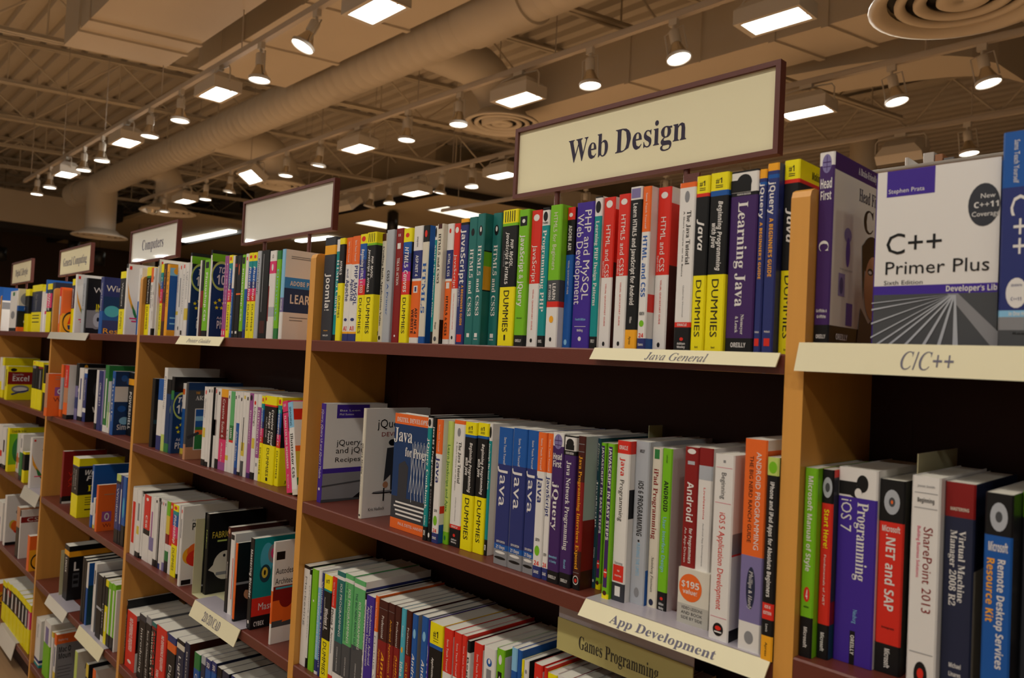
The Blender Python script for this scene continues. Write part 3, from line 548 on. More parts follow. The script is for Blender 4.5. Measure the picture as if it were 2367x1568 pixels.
# ---- blank-sign bay
row('top', BAYN['c'], ZS[0], *inner('c'), (300, 580, 7.125), '''
222 292 275 rec=.012|y13 G16 k55 y100|w 18 54 30 s Windows;k 58 92 40 s DUMMIES
293 330 280|O22 w100|k 26 60 40 b Max OS X Mount
331 352 282|w90 k100|k 10 80 40 s Mac
396 408 140 hm=.27|k9 w100||w100|r 10 3 16 7 q;o 2 30 30 66 P 2 30 16 40 30 52 46 68 40 72 20 62 6 48;G 20 50 60 70 P 26 58 46 68 60 82 54 84 34 72
445 492 225 rec=.030|y12 t24 b35 m48 r55 y100|w 18 52 40 s Mac OS;k 58 92 40 s DUMMIES|y12 d60 y100
496 546 215|M30 M55 R80 M100|o 8 40 30 s Mac Book Pro
550 590 225 rec=.012|o100|k 10 60 40 s OS X Lion|o5 l16 b92 o100|o 15 5 35 14 o;w 40 9 90 17 b CS;w 40 48 80 56 s OS;w 40 58 96 68 b Mo;l 10 74 90 76 q;l 10 82 90 84 q
725 760 215|w66 Y71 w100|b 5 40 30 s The Missing Manual
764 800 215|w100|r 3 8 40 q;e 20 60 40 q;k 86 92 40 o
812 855 220|w100|r 1 6 40 q;e 14 70 30 s Photoshop;k 92 98 60 q
862 912 200|w62 Y78 w100|e 12 50 40 s Lightroom
''', rec=.014, hi=.07)
_top100 = 'g 0 4 100 12 q;L 0 12 64 46 o;B 4 15 60 43 o;w 22 19 54 26 i TOP;w 16 28 60 39 i 100;y 10 56 50 68 S;w 24 76 56 79 s Adobe;w 24 81 70 90 b Photo'
row('top', BAYN['c'], ZS[0], *inner('c'), (400, 540, 5.6), f'''
166 186 252 rec=.006|k4 w60 B100||k5 g13 k17 B100|{_top100}
298 316 350 rec=.02|w100||k38 R72 k100
318 352 352|k40 R62 M100
356 424 345|g92 k100|k 3 11 60 q;w 16 80 36 b Photoshop CS6
428 448 215 rec=.004|k6 w100||k5 g13 k17 B100|{_top100}
614 634 292 rec=.018|u90 m100|w 8 60 30 s Digital;w 92 97 40 q
636 664 292|u90 m100|w 8 60 30 s Digital;w 92 97 40 q
668 712 285|y10 t18 b34 n42 m50 r57 y100|r 2 7 50 o;w 16 55 40 i Photoshop CS6;k 60 92 40 s DUMMIES
716 742 290|w40 b100|w 45 95 50 s Photoshop Elements
745 775 290|k10 R14 k100|w 92 95 40 q
778 832 290|k46 O48 k100|O 10 24 16 o;w 92 95 40 q
838 880 280|g92 k100|k 3 11 70 q;w 16 80 36 b Photoshop CS6
884 920 265|w42 b90 n100|r 4 8 40 q
924 974 255|y10 t18 b34 n42 m50 r57 y100|r 3 7 60 o;w 16 56 44 i Photoshop;k 60 92 40 s DUMMIES
977 1028 250|y10 t18 b34 n42 m50 r57 y100|r 3 7 60 o;w 16 56 44 i Photoshop;k 60 92 40 s DUMMIES
1032 1078 232|a100|k 8 50 30 s Photoshop
1086 1188 226 hm=.25|k100|e 4 70 8@.3 q;M 80 94 60 q
1196 1276 230 hm=.25|w12 m26 w64 a75 w100|w 15 23 30 o;R 40 80 14@.1 q;k 4 9 20 s G
1286 1336 226|G10 g88 G100|l 20 80 34 s Elements
1352 1394 206 rec=.014 cu=.85|l54 x70 w100|w 56 68 40 u SAMPLE|w31 S43 B70 w100|e 12 7 60 8 q;e 12 9 56 10 q;w 12 35 76 40 b ADOBE PHOTO;w 12 50 66 60 b LEARN;b 70 44 100 70 P 100 44 80 58 74 70 100 70;e 14 75 50 76 q;e 14 78 40 79 q
''', rec=.014, hi=.07)
row('second', BAYN['c'], ZS[1], *inner('c'), (300, 780, 4.126), f'''
178 205 392 rec=.020|k100||k60 D66 k100|w 30 20 60 30 b V
240 284 395 rec=.018|b30 w80 n100|w 40 60 30 q
286 314 290 hm=.30|w80 L100|e 10 50 50 s Photoshop||
316 356 400 hm=.27|k20 B88 G100||k24 B100|L 0 24 60 58 o;B 6 28 54 54 o
360 384 375 hm=.26|k18 G30 B100||k20 B100|L 0 20 64 56 o;B 4 23 60 53 o;w 14 27 60 34 i TOP;w 10 37 62 48 i 100;y 10 62 50 74 S;w 16 80 46 84 s Adobe;w 12 86 64 94 b Photo
470 495 438|w36 b92 Y100|O 8 16 80 q
498 516 430 rec=.008|E80 F100||B10 E84 F100|o 26 12 40 15 r THE;w 26 17 60 23 r ART;w 26 34 98 88 q;b 29 35 98 60 q;l 29 44 98 50 q;G 29 58 98 62 q;O 29 62 98 68 q;G 29 68 98 87 q;d 2 66 50 76 P 4 70 40 64 44 67 8 74
''', rec=.014, hi=.05)
row('second', BAYN['c'], ZS[1], *inner('c'), (440, 860, 5.225), '''
118 160 178 rec=.012|w92 k100|e 15 40 40 s Illustrator;Y 52 64 70 q;r 4 10 30 o
164 194 182|w94 k100|k 3 7 36 q
200 218 184|w100|k 3 7 40 q|k100
250 276 190|w60 R40 w100|r 2 7 40 q;M 8 40 12@.8 q
282 318 200|w88 k100|k 4 8 40 q
322 400 205|o10 R62 m90 u100|w 12 60 36 s Creative Suite 6;w 66 90 20 s Adobe
404 434 226|w80 Y86 w100|k 6 10 30 q;k 48 70 40 s Learn
438 484 236|P42 G60 r63 w100|w 45 58 40 b LEARN
487 512 240|w100|k 5 9 40 q
516 550 240|w38 b92 n100|e 4 8 30 q;w 48 84 40 s After Effects
553 582 242|w96 k100|k 7 11 40 q
588 622 246|w60 Y76 w82 E100|Y 4 8 50 q;k 30 70 24 q
624 658 252|w100|k 5 9 40 q|k100
664 704 256|u94 p100|k 2 9 60 o;w 20 60 36 r Dreamweaver
708 754 266|w92 k100|r 8 13 46 o;k 15 38 40 s InDesign;Y 52 64 70 q
762 802 270|w15 u74 w100|w 18 70 46 r InDesign CS6;e 80 84 40 q
806 838 290|y9 t16 b30 n38 m48 r55 y100|r 2 7 50 o;w 14 54 40 i Dreamweaver CC;k 60 92 40 s DUMMIES
845 985 285|y10 r12 k56 y100|r 2 6 10@.1 o;w 15 56 16@.74 i Creative Cloud;w 18 54 16@.50 i Design Tools;w 24 48 8@.25 s ALL-IN-ONE;k 59 92 22 s DUMMIES;k 93 97 16 q
1004 1048 308|y9 t18 b34 n42 m50 r57 y100|r 2 8 60 o;w 14 55 40 i Dreamweaver CC;k 60 92 40 s DUMMIES|y13 k57 y100|k 20 94 70 97 s Janine
''', rec=.018, hi=.05)
# two leaning paperbacks at the near end of that shelf
for (xb, xt, yt_, xe, yb_, sb, st, cb, ct, lb) in (
   (1160, 1000, 330, 1222, 1455, 'm12 k13 m100', 'w 3 6 50 u FLASH;w 16 74 34 b FLASH CS5 FOR DESIGNERS;w 80 95 24 s friends', 'm30 w100', 'R 0 18 100 34 q', 'pink leaning paperback with white lettering, second shelf, blank-sign bay'),
   (1228, 1122, 400, 1288, 1400, 'l28 w94 c100', 'k 34 82 50 b Illustrator CS5;D 5 26 40 s SMASHING', 'w8 r20 w48 O54 Y82 G90 w100', 'k 40 30 58 42 q;k 40 58 80 78 o;r 50 62 70 74 o', 'white and pale blue leaning paperback, beside the pink one, second shelf, blank-sign bay')):
    Y = .934; X = x_on(440+xb/5.225, Y, ZS[1]); X1 = x_on(440+xe/5.225, Y, ZS[1]); t = (X1-X)*.97
    Xt = x_on(440+xt/5.225, Y, ZS[1]+.225); lean = -math.atan2(X-Xt, .225)
    lean = max(lean, -R(12.5))
    X = max(X, ROWS[('second', BAYN['c'])][0]+math.sin(-lean)*.235+.002)
    make_book(X, Y, ZS[1]+.001, t, .232, .178, bands_of(sb), st, bands_of(cb), ct, lb, 'paperbacks on the second shelf of the blank-sign bay', 0, lean)
    ROWS[('second', BAYN['c'])] = (X+t/math.cos(lean)-math.sin(-lean)*.235+.001, ROWS[('second', BAYN['c'])][1]+1)
row('third', BAYN['c'], ZS[2], *inner('c'), (260, 1100, 3.35), '''
104 124 82 rec=.012|w100|k 4 8 40 q
130 162 92|w100|r 20 82 60 q
166 196 104|w92 k100|Y 54 66 60 q;e 20 46 40 q
205 216 118|k4 w96 k100|k 4 8 40 q
222 266 142|r52 k60 w100|w 4 9 40 o;w 30 50 30 b CS6
270 300 160|w60 x80 w100|u 22 60 30 q
303 326 164|w90 k100|k 4 8 40 q
330 344 172|k100|w 5 90 20 q
346 358 178|w92 n100|k 4 8 40 q
360 371 184|w100|r 4 8 40 q
374 388 190|w88 x100|k 4 8 40 q
392 416 196|g20 Y46 R60 w70 G84 k100|
420 438 205|r60 w100|w 4 9 50 o
440 478 218|y9 t14 b30 m46 r56 y100|r 2 7 60 o;w 14 54 44 i Photoshop;k 60 92 44 s DUMMIES
483 492 230|w94 k100|
498 512 235 rec=.006|w100|r 4 9 50 o;e 16 40 40 q|w100|k 30 22 98 31 b Photo;e 30 17 60 20 s Adobe;o 6 52 60 74 o;O 20 48 76 68 o;r 18 56 92 78 o;O 40 52 90 72 o;k 6 93 36 99 q
''', rec=.012, hi=.05)
_bx = ROWS[('third', BAYN['c'])]
# cream metal bookend holding two dark books
def bookend(X, z, y0, label, w=.15, h=.20, foot=.06):
    m = MB(); m.box(X, X+.0016, y0, y0+w, z+.0002, z+h, M_CREAMP); m.box(X, X+foot, y0, y0+w, z+.0002, z+.0016, M_CREAMP)
    tag(m.obj('bookend'), label, 'bookend')
_be = x_on(260+652/3.35, .945, ZS[2])
_be = max(_be, _bx[0]+.004)
bookend(_be, ZS[2], .93, 'cream bookend beside two dark books, third shelf, blank-sign bay', w=.17, h=.225, foot=.14)
ROWS[('third', BAYN['c'])] = (_be+.003, _bx[1])
row('third', BAYN['c'], ZS[2]+.0018, *inner('c'), (260, 1100, 3.35), '''
660 684 285 rec=.035|k90 e92 k100|L 10 60 20 q
694 714 290 rec=.035|k100|L 20 44 30 s FABRIC|k100|Y 12 23 70 31 s FABRIC;L 30 34 60 36 q;c 20 48 96 84 o;c 8 60 40 74 P 6 70 30 60 34 76;k 50 52 58 56 o;e 30 74 90 78 q
''', rec=.03, hi=.05)
_bx = ROWS[('third', BAYN['c'])]
row('third', BAYN['c'], ZS[2], *inner('c'), (260, 1100, 3.35), '''
858 880 395 rec=.02|M12 k100|F 2 8 60 o;w 40 60 30 s Animation
884 914 440|w16 w100|k 2 8 80 q;r 30 80 14@.8 q
920 934 520 rec=.006 hm=.25|O96 k100||k50 e53 k100|F 26 58 66 74 o;k 24 54 68 62 o;k 22 72 76 100 P 22 100 30 76 44 72 60 74 72 80 76 100
1032 1060 480 rec=.016|k100|w 12 66 50 b Mastering Blender;w 90 94 40 o|t66 r86 k100|s 20 6 60 40 o;e 42 8 78 30 o;m 50 12 72 25 o;k 56 15 66 22 o;D 20 30 52 50 o;Y 26 33 44 45 o;k 32 36 38 42 o;w 20 72 80 80 s Master;w 10 92 40 97 b CYBEX
1204 1216 512 rec=.012|w48 O80 w100||w44 R58 O78 E84 w100|k 6 10 30 18 q;k 6 26 98 32 s Autodesk Revit;k 6 36 98 42 s Architecture 20;s 8 45 70 47 q;O 20 48 90 80 P 30 80 60 48 90 52 80 78;R 20 48 60 66 o
''', rec=.012, hi=.06)
row('fourth', BAYN['c'], ZS[3], *inner('c'), (260, 1100, 3.35), '''
88 122 942 h=.235|k100|F 1 9 50 o;w 20 80 40 s Autodesk
118 190 1035 h=.24|r100|w 10 68 34 b NO EXPERIENCE REQUIRED;w 84 90 40 o|e9 k60 M66 w100|k 30 70 80 76 b A;k 30 80 80 86 b A
212 262 1062 h=.235|d9 k100|w 20 90 30 s Introducing
264 304 1082 h=.235|e10 k100|w 20 90 30 s Revit Architecture 2014
308 342 1128 h=.235|T6 R10 k100|r 12 90 40@.7 b AutoCAD 2013;c 14 80 30@.25 b AutoCAD LT
346 422 1150 h=.24|r100|w 10 60 26@.66 b NO EXPERIENCE REQUIRED;w 62 96 24@.3 b TORE PAINTING|e5 O16 r100
430 494 1218 h=.232|n10 O22 k100|w 40 80 30 s Digital
502 560 1255 h=.23|k5 c12 N100|w 20 80 30 s Lighting|n100
566 600 1285 h=.235|N100|w 10 60 20 s Blender|M100
''', mode='T', hT=.235)
row('fourth', BAYN['c'], ZS[3], *inner('c'), (260, 1100, 3.35), '''
636 680 1362 h=.222|G20 b60 k100|w 25 80 40 s Character
690 722 1385 h=.222|a10 N60 k100|w 25 80 40 s Modeling
724 764 1410 h=.222|n12 b30 k100|w 4 10 60 u 3D;w 25 80 40 s Rendering
770 806 1432 h=.222|n12 b30 N100|w 4 10 60 u 3D|N100
812 848 1478 h=.215|k10 N100|w 25 80 40 s Animation|k100
852 902 1505 h=.215|N100|w 25 80 40 s Studio|k100
920 990 1545 h=.215|n100|w 25 80 40 s Drawing|n100
1010 1080 1590 h=.215|k100|w 25 80 40 s Sketch|k100
1100 1180 1640 h=.215|N100|w 25 80 40 s Design|N100
1200 1290 1690 h=.215|R100|w 25 80 40 s Texture
''', mode='T', hT=.222)

# ---- computers-sign bay
_sw = 'r 8 3 20 8 q;o 0 28 30 60 P 2 26 14 42 30 56 46 66 44 70 26 62 10 48;G 24 50 66 76 P 26 56 46 66 62 80 58 83 36 70;m 20 76 70 78 q;m 30 80 66 82 q'
row('top', BAYN['d'], ZS[0], *inner('d'), (0, 480, 4.9), f'''
650 664 905 rec=.014|r20 a60 O100|w 20 80 40 q|O100
668 684 935 rec=.006|O60 o100||O30 O55 o80 o100|k 6 50 96 100 o;o 12 55 92 97 o;r 34 56 64 80 P 34 80 50 56 66 66 62 78;n 34 80 76 92 P 34 82 70 82 78 92 40 92
786 812 812|y12 N55 y100|w 18 54 40 i Windows
818 834 758 hm=.28 rec=.004|w100||w100|{_sw}
906 936 800 rec=.012|a100|k 10 60 40 s Windows 7
944 960 800|k100||k58 e90 k100|w 34 16 90 26 s W;y 50 46 90 60 s IN;e 20 56 98 92 o;a 40 62 90 88 o;k 60 70 74 78 o
1108 1142 790 rec=.010|n60 b100|w 10 60 40 s Windows 7 Resource|n34 B60 b76 n100|w 14 14 98 25 s Win;s 10 50 90 70 o;o 6 90 98 99 s Resi
1328 1384 730 rec=.014|y11 k60 y100|w 18 56 30 s Windows;k 64 92 40 s DUMMIES
1388 1404 640 hm=.29 rec=.004|k6 w100||w100|{_sw}
1532 1546 690 rec=.02|w50 b100|
1548 1566 690|w100|e 10 60 30 q
''', rec=.012, hi=.06)
row('second', BAYN['d'], ZS[1], *inner('d'), (0, 780, 3.921), '''
392 414 326 rec=-.03|F80 O100||O100|u 40 32 90 52 q;w 54 36 80 48 o;u 60 39 74 45 o;R 34 56 80 66 s W;F 40 6 80 8 q;F 40 12 80 14 q
528 545 246 rec=.02|O25 a86 O100|
562 596 252 rec=.014|r42 F70 O92 k100|w 8 40 30 s Office|w92 k100|O 70 52 100 86 q
664 686 236 hm=.27|k40 x60 n80 x100||k44 w50 n100|o 30 2 50 10 o
694 730 276|w92 k100|n 20 60 30 q
738 762 288|w8 b16 n74 w82 n100|w 20 60 40 s Windows|k100|d 40 20 110 56 o;w 40 72 90 82 b W
846 862 296|w90 k100|k 10 60 40 s
868 902 302|n100|w 20 60 40 s Office 2013
906 920 300|x90 n100|
922 952 252 hm=.27|G90 w100|w 20 80 30 q|G60 w100
956 980 400 hm=.23|a60 w100|g 40 90 30 q
988 1012 306 rec=.010|b100|w 10 80 40 s Simple|B24 w48 B100|b 30 6 60 16 o;b 56 10 86 22 o;b 20 54 60 64 o;l 30 72 80 84 o;w 20 84 90 92 b Simpl
1136 1184 318|k10 o20 k100|w 30 90 40 b POWERSHELL
''', rec=.012, hi=.06)
row('third', BAYN['d'], ZS[2], *inner('d'), (0, 780, 3.921), '''
538 552 1030 rec=.03|R88 k100||R86 k96 w100|r 30 40 90 48 s Wi;r 30 50 90 58 s Ap;r 30 60 90 68 s XA
632 686 1078 rec=.006|y14 n16 k62 y100|w 20 54 16@.6 s Windows 8;w 20 50 12@.3 s For Seniors|y13 n16 k62 y100|w 30 20 98 28 i Win;w 40 30 98 38 i Fo;y 50 46 90 56 r D;k 40 66 96 67 q;k 40 70 90 71 q;k 40 74 96 75 q;k 40 78 90 79 q;k 40 86 96 88 q
806 822 1155 rec=.008|b60 w80 b100|w 10 80 40 q
''', rec=.010, hi=.05)
row('third', BAYN['d'], ZS[2], *inner('d'), (0, 1160, 3.842), '''
800 830 20 rec=.012|w88 Y100|k 20 60 30 s Windows|G50 w100|w 14 8 60 16 b Wind
836 850 -150 rec=.004|O100||O100|u 24 58 70 80 q;w 36 61 60 77 o;u 42 64 54 74 o;R 30 84 70 92 s Wi;F 30 20 80 22 q
1002 1036 -250 rec=.012|L10 k14 n80 k100|w 20 70 40 s Windows|n100
1040 1056 -235|n80 k100|w 20 70 40 q
1060 1088 -225|b70 k100|s 30 60 50 o
''', rec=.010, hi=.05)
row('fourth', BAYN['d'], ZS[3], *inner('d'), (0, 1160, 3.842), '''
548 586 372 rec=.03 look=black_paperback_with_amber_top_band|k9 o18 k100|w 22 50 30 b LINUX|k10 o20 k100|w 24 30 60 46 b L;E 26 50 60 76 q;k 30 54 56 60 q;k 30 64 56 70 q
704 720 490 rec=.012|k100|
722 738 515|k100|
742 756 540 rec=.012|w10 w40 b100||b36 D100|w 40 16 80 24 s C
804 822 545 rec=.014|w100|k 10 30 40 q|w12 e100
838 880 640 rec=.01|k50 a54 k100|
884 905 660|k90 w100|w 40 80 30 s Linux
908 930 690|y10 k40 y100|w 50 80 40 q
932 960 710|g80 k100|w 10 80 40 q
964 992 725|g80 k100|w 10 80 40 q
996 1004 790|w100|
''', rec=.010, hi=.05)
row('bottom', BAYN['d'], ZS[4], *inner('d'), (0, 1160, 3.842), '''
300 370 992 h=.235|w84 n90 w94 t100|e 10 40 30 s Macintosh
400 455 1042 h=.22|w40 g100|x 10 40 50 q
462 476 1152 h=.22|Y10 w100|
488 506 1168 h=.22|O20 w70 Y100|n 24 60 40 q|O18 e100|w 10 8 60 12 s Exploring;k 14 24 80 34 b Mac O;k 14 36 80 46 b Moun;E 14 60 90 61 q;E 14 66 80 67 q;E 14 72 86 73 q;E 14 78 80 79 q
668 690 1320 h=.2|L100||c100|k 40 20 90 28 i Mac;k 20 50 70 60 i Sn
766 786 1432 h=.2|Y20 k100||k100|
826 850 1480 h=.2|O20 w100||w100|
''', mode='T', hT=.22)

# ---- general-computing bay
row('top', BAYN['e'], ZS[0], *inner('e'), (0, 480, 4.9), '''
-60 -40 905 rec=.004 hm=.27|b30 w100||b30 w34 e50 w100|
96 168 952 rec=.016|w92 k100|G 3 12 30 q;e 50 70 60 o
174 188 920 rec=.010|c40 b52 k90 O100||c40 b52 k90 O100|e 10 8 98 40 o;r 40 4 60 9 q;w 30 43 60 49 b B;w 30 70 80 84 r C
262 304 928|y16 k58 y100|w 20 54 40 s
338 446 886|y14 N58 y100|k 64 66 70 q;k 70 72 70 q;k 78 80 70 q;e 20 54 20 s For Seniors
450 472 905|y10 w100|
488 504 820 hm=.27 rec=.020|b26 w60 m66 w100||b26 w60 R66 w100|
508 556 868|y12 D20 m50 k58 y100|w 18 56 40 i Office
564 596 852|N60 k100|w 40 80 30 q
''', rec=.012, hi=.06)
row('second', BAYN['e'], ZS[1], *inner('e'), (0, 780, 3.921), '''
-20 0 180 rec=.012|w60 y100|
4 20 182|y20 w80 y100|
34 54 258 rec=.004 cu=.62|y100|k 10 60 30 q|y17 R54 y100|k 12 6 40 16 o;w 22 22 70 27 s Microsoft Office;w 20 29 98 44 b Excel;e 20 56 98 80 o;w 28 62 90 74 o;n 20 70 80 76 P 18 82 60 74 96 70 96 74 60 78 24 86
274 300 212 rec=.012|y10 e16 k58 y100|r 2 6 30 o
302 320 216|y10 k58 y100|
324 364 222|y10 R14 k58 y100|e 18 56 20 q|y100
374 396 250|k40 y60 k100|
''', rec=.010, hi=.07)
row('third', BAYN['e'], ZS[2], *inner('e'), (0, 780, 3.921), '''
-30 0 785 rec=.012|w60 r74 w92 k100|
6 36 815|w90 k100|k 30 60 40 q
46 62 815 rec=.010|y100||y14 g84 y100|k 14 5 90 11 r Crack the Series;G 20 22 90 80 o;Y 50 60 90 76 o;k 40 90 80 95 b M
138 160 870|w60 F74 w100|O 50 90 40 q
162 184 872|w40 G90 k100|e 10 30 40 q
190 210 1032 rec=.008|y8 k60 y100||y8 k60 y100|k 40 70 90 72 q;k 40 78 90 80 q;k 40 86 90 88 q
250 264 905 rec=-.002 hm=.29|w100||w100|r 10 4 20 8 q;k 50 22 98 28 s Off;R 60 34 98 44 s S;o 0 28 30 60 P 2 32 14 46 30 58 46 68 44 71 26 64 10 54;G 24 50 66 76 P 26 60 46 68 82 90 78 93 36 74;m 20 76 70 78 q
''', rec=.010, hi=.05)
row('fourth', BAYN['e'], ZS[3], *inner('e'), (0, 1160, 3.842), '''
-40 4 -20 rec=.012|w100|x 40 60 40 q
20 34 -60 rec=.008|w100||w94 k100|k 50 30 80 38 s O;Y 20 50 60 68 o;r 40 54 96 78 o;O 30 52 70 72 o
126 150 40|F40 k100|
142 160 78 rec=.012|k12 w100||w14 R26 w100|w 30 16 90 24 s CS;e 70 56 100 70 o
228 246 296 rec=.0|O100||O40 o100|k 10 50 90 98 o;o 16 55 84 93 o;r 40 60 64 80 q
''', rec=.010, hi=.05)
row('bottom', BAYN['e'], ZS[4], *inner('e'), (0, 1160, 3.842), '''
-90 -60 760 h=.235|O60 o100||O40 o100|k 30 50 98 98 o;o 36 55 92 93 o;r 50 62 80 84 q
30 62 690 h=.235|y14 k55 y100|w 18 52 30 q
66 98 706 h=.235|y14 R30 k55 y100|w 18 52 30 q
102 134 735 h=.235|y14 k55 y100|w 18 52 30 q
136 166 765 h=.235|y14 k30 M55 y100|w 18 52 30 q
168 196 800 h=.235|y14 k55 y100|w 18 52 30 q
198 226 835 h=.235|y14 k55 y100|w 18 52 30 q
228 252 875 h=.235|y14 E55 y100|w 18 52 30 q
254 276 905 h=.235|y14 m50 y100|w 18 52 30 q
''', mode='T', hT=.235)
# books on the far bay, seen only past the frame edge of the run
row('top', BAYN['f'], ZS[0], *inner('f'), (0, 480, 4.9), '''
-100 -60 905|b40 w100|
''', rec=.012)
# ------------------------------------------------------------------ signs on posts over the shelving
def sign(x0, x1, text, k, label, inkm=M_INKD, white=False, size=.5, posts=(.24, .76)):
    y = 1.118; z0, z1 = 2.006, 2.157; root = empty('aisle_sign', ((x0+x1)/2, y, ZS[0])); ox, oz = (x0+x1)/2, ZS[0]
    tag(root, label, 'sign', 'header signs above the shelving run')
    w = (x1-x0)/2; a, b = z0-oz, z1-oz; fr = .0085; dp = .009; m = MB()
    for (p, q, r_, s_) in ((-w, w, b-fr, b), (-w, w, a, a+fr), (-w, -w+fr, a+fr, b-fr), (w-fr, w, a+fr, b-fr)):
        m.box(p, q, -dp, dp, r_, s_, M_FRAME)
    m.obj('frame', root)
    m = MB(); m.box(-w+fr-.001, w-fr+.001, -.003, .003, a+fr-.001, b-fr+.001, M_CARDW if white else M_CARD)
    if text:
        lw = 2*w*size; V, F, gw = layout(text, 'r'); cap = .046
        put_text(m, text, 'r', (-lw/2-.01, -.0034, a+.055), (1, 0, 0), (0, 0, 1), lw, cap, inkm if k == 'b' else M_INKG)
    m.obj('panel', root)
    for p in posts:
        m = MB(); xx = -w+2*w*p
        zb = .0 if k != 'a' else 0
        m.tube([(xx, .0, zb+.0005), (xx, .0, a+.001)], .0058, M_FRAME, 10)
        m.obj('post', root)
    m = MB(); m.box(-w+2*w*posts[0]-.02, -w+2*w*posts[-1]+.02, -.012, .012, .0004, .006, M_FRAME); m.obj('foot_bar', root)
sign(-1.172, -.571, 'Web Design', 'b', 'large cream sign reading web design in dark serif letters, brown frame', size=.46, posts=(.205, .715))
sign(-2.51, -1.912, '', 'c', 'blank white sign in a brown frame on two posts', white=True, posts=(.27, .76))
sign(-3.676, -3.104, 'Computers', 'd', 'brown-framed sign reading computers, with a bright glare on its lower half', white=True, size=.46)
sign(-4.90, -4.285, 'General Computing', 'e', 'brown-framed cream sign reading general computing', size=.75)
sign(-6.15, -5.575, 'Digital Lifestyle', 'f', 'small distant cream sign at the far end of the shelving run', size=.62)
# small bracket standing behind the books under the big sign
m = MB(); _p = on_y(1602, 425, 1.10); m.box(_p.x-.014, _p.x+.014, 1.096, 1.1, ZS[0]+.0005, z_at(_p.x, 1.1, 402), M_FRAME)
tag(m.obj('sign_bracket'), 'small brown metal bracket behind the books under the web-design sign', 'bracket')

# ------------------------------------------------------------------ shelf label holders
def holder(p0, p1, vb, z, text, label, st='t', white=False, span=None, tilt=.010, yf=.9185, tm=M_INKG, lip=True, cap=.6):
    """strip clipped to the shelf edge; p0, p1: pixels of its upper corners, vb: pixel row of the lower edge below p0"""
    x0 = on_y(*p0, yf).x; x1 = on_y(*p1, yf).x; zt = z; zb = z_at(x0, yf, vb)
    root = empty('label_holder', (x0, yf, zt)); tag(root, label, 'shelf label', 'cream label strips on the shelf edges')
    L = x1-x0; hh = zt-zb; t = .0022
    def q(x, s, e): return (x, -tilt*s/hh-e, -s)            # tilted front face, s = distance down
    m = MB(); V = [q(0, 0, 0), q(L, 0, 0), q(L, hh, 0), q(0, hh, 0), q(0, 0, t), q(L, 0, t), q(L, hh, t), q(0, hh, t)]
    m.add(V, [(0, 1, 2, 3), (7, 6, 5, 4), (0, 4, 5, 1), (3, 2, 6, 7), (0, 3, 7, 4), (1, 5, 6, 2)], M_CARDW if white else M_CARD)
    if text:
        nrm = Vector((0, -hh, tilt)).normalized()*.0004; c = hh*cap
        ta = on_y(span[0], span[2], yf).x-x0; tb = on_y(span[1], span[3], yf).x-x0
        base = Vector(q(ta, hh*(.5+cap/2), t))+nrm
        put_text(m, text, st, base, (1, 0, 0), Vector((0, tilt, hh)).normalized(), tb-ta, c, tm)
    m.obj('card', root)
    m = MB()
    if lip: m.box(0, L, -.0015, .060, .0004, .0014, M_ACRYL); m.obj('plastic_lip', root)
    return root
T = ZS
holder((1377, 797), (1806, 803), 831, T[0]+.0012, 'Java General', 'cream label strip on the top shelf edge, web-design bay, italic lettering', span=(1503, 1643, 815, 817), tilt=.012, lip=False, cap=.72)
holder((1849, 800), (2500, 808), 858, ZA[0]+.0012, 'C/C++', 'wide cream C label strip on the top shelf edge, camera-side bay', span=(2087, 2213, 833, 835), tilt=.012, lip=False)
holder((1357, 1372), (1783, 1502), 1416, T[1]+.001, 'App Development', 'cream label strip on the second shelf edge, web-design bay, serif lettering', st='r', span=(1424, 1667, 1425, 1490), tilt=.018, cap=.62)
holder((418, 779), (520, 780), 796, T[0]+.0012, 'Printer Guides', 'cream label strip on the top shelf edge, blank-sign bay', span=(440, 495, 788, 788), tilt=.014, lip=False, cap=.5)
holder((117, 773), (206, 774), 783, T[0]+.0012, '', 'blank white label strip on the top shelf edge, computers-sign bay', white=True, tilt=.012, lip=False)
holder((452, 1394), (556, 1468), 1420, T[2]+.001, '2D/3D/CAD', 'cream label strip on the third shelf edge, blank-sign bay', st='r', span=(478, 517, 1425, 1450), tilt=.016, cap=.6)
holder((114, 1380), (156, 1426), 1394, T[3]+.001, '', 'grey label strip on the fourth shelf edge, computers-sign bay', white=True, tilt=.016)
holder((184, 1456), (240, 1512), 1470, T[3]+.001, '', 'cream label strip on the fourth shelf edge, computers-sign bay', tilt=.016)
holder((56, 1135), (92, 1150), 1148, T[2]+.001, '', 'white label strip on the third shelf edge, general-computing bay', white=True, tilt=.016)
holder((1, 1458), (36, 1500), 1476, T[4]+.001, '', 'grey label strip on the bottom shelf edge, general-computing bay', white=True, tilt=.016)
# label strip hung under the second shelf, web-design bay
_y = .951; _a = on_y(1291, 1426, _y); _b = on_y(1603, 1545, _y)
root = empty('hanging_label', (_a.x, _y, T[1]-.0345)); tag(root, 'olive cream label strip hung under the second shelf, web-design bay, below the cream strip', 'shelf label')
m = MB(); L = _b.x-_a.x; zt = min(_a.z, T[1]-.045)-(T[1]-.0345); hh = .052
m.box(0, L, -.001, .001, zt-hh, zt, mat('label_olive', (186, 176, 112), .6))
put_text(m, 'Games Programming', 'r', (L*.18, -.0014, zt-hh*.72), (1, 0, 0), (0, 0, 1), L*.6, hh*.40, mat('label_ink_dark', (50, 46, 36), .6))
m.obj('card', root)
m = MB(); m.box(0, L, .0012, .03, -.0016, -.0002, M_ACRYL); m.box(0, L, .0012, .0024, zt-.004, -.0016, M_ACRYL); m.obj('plastic_clip', root)

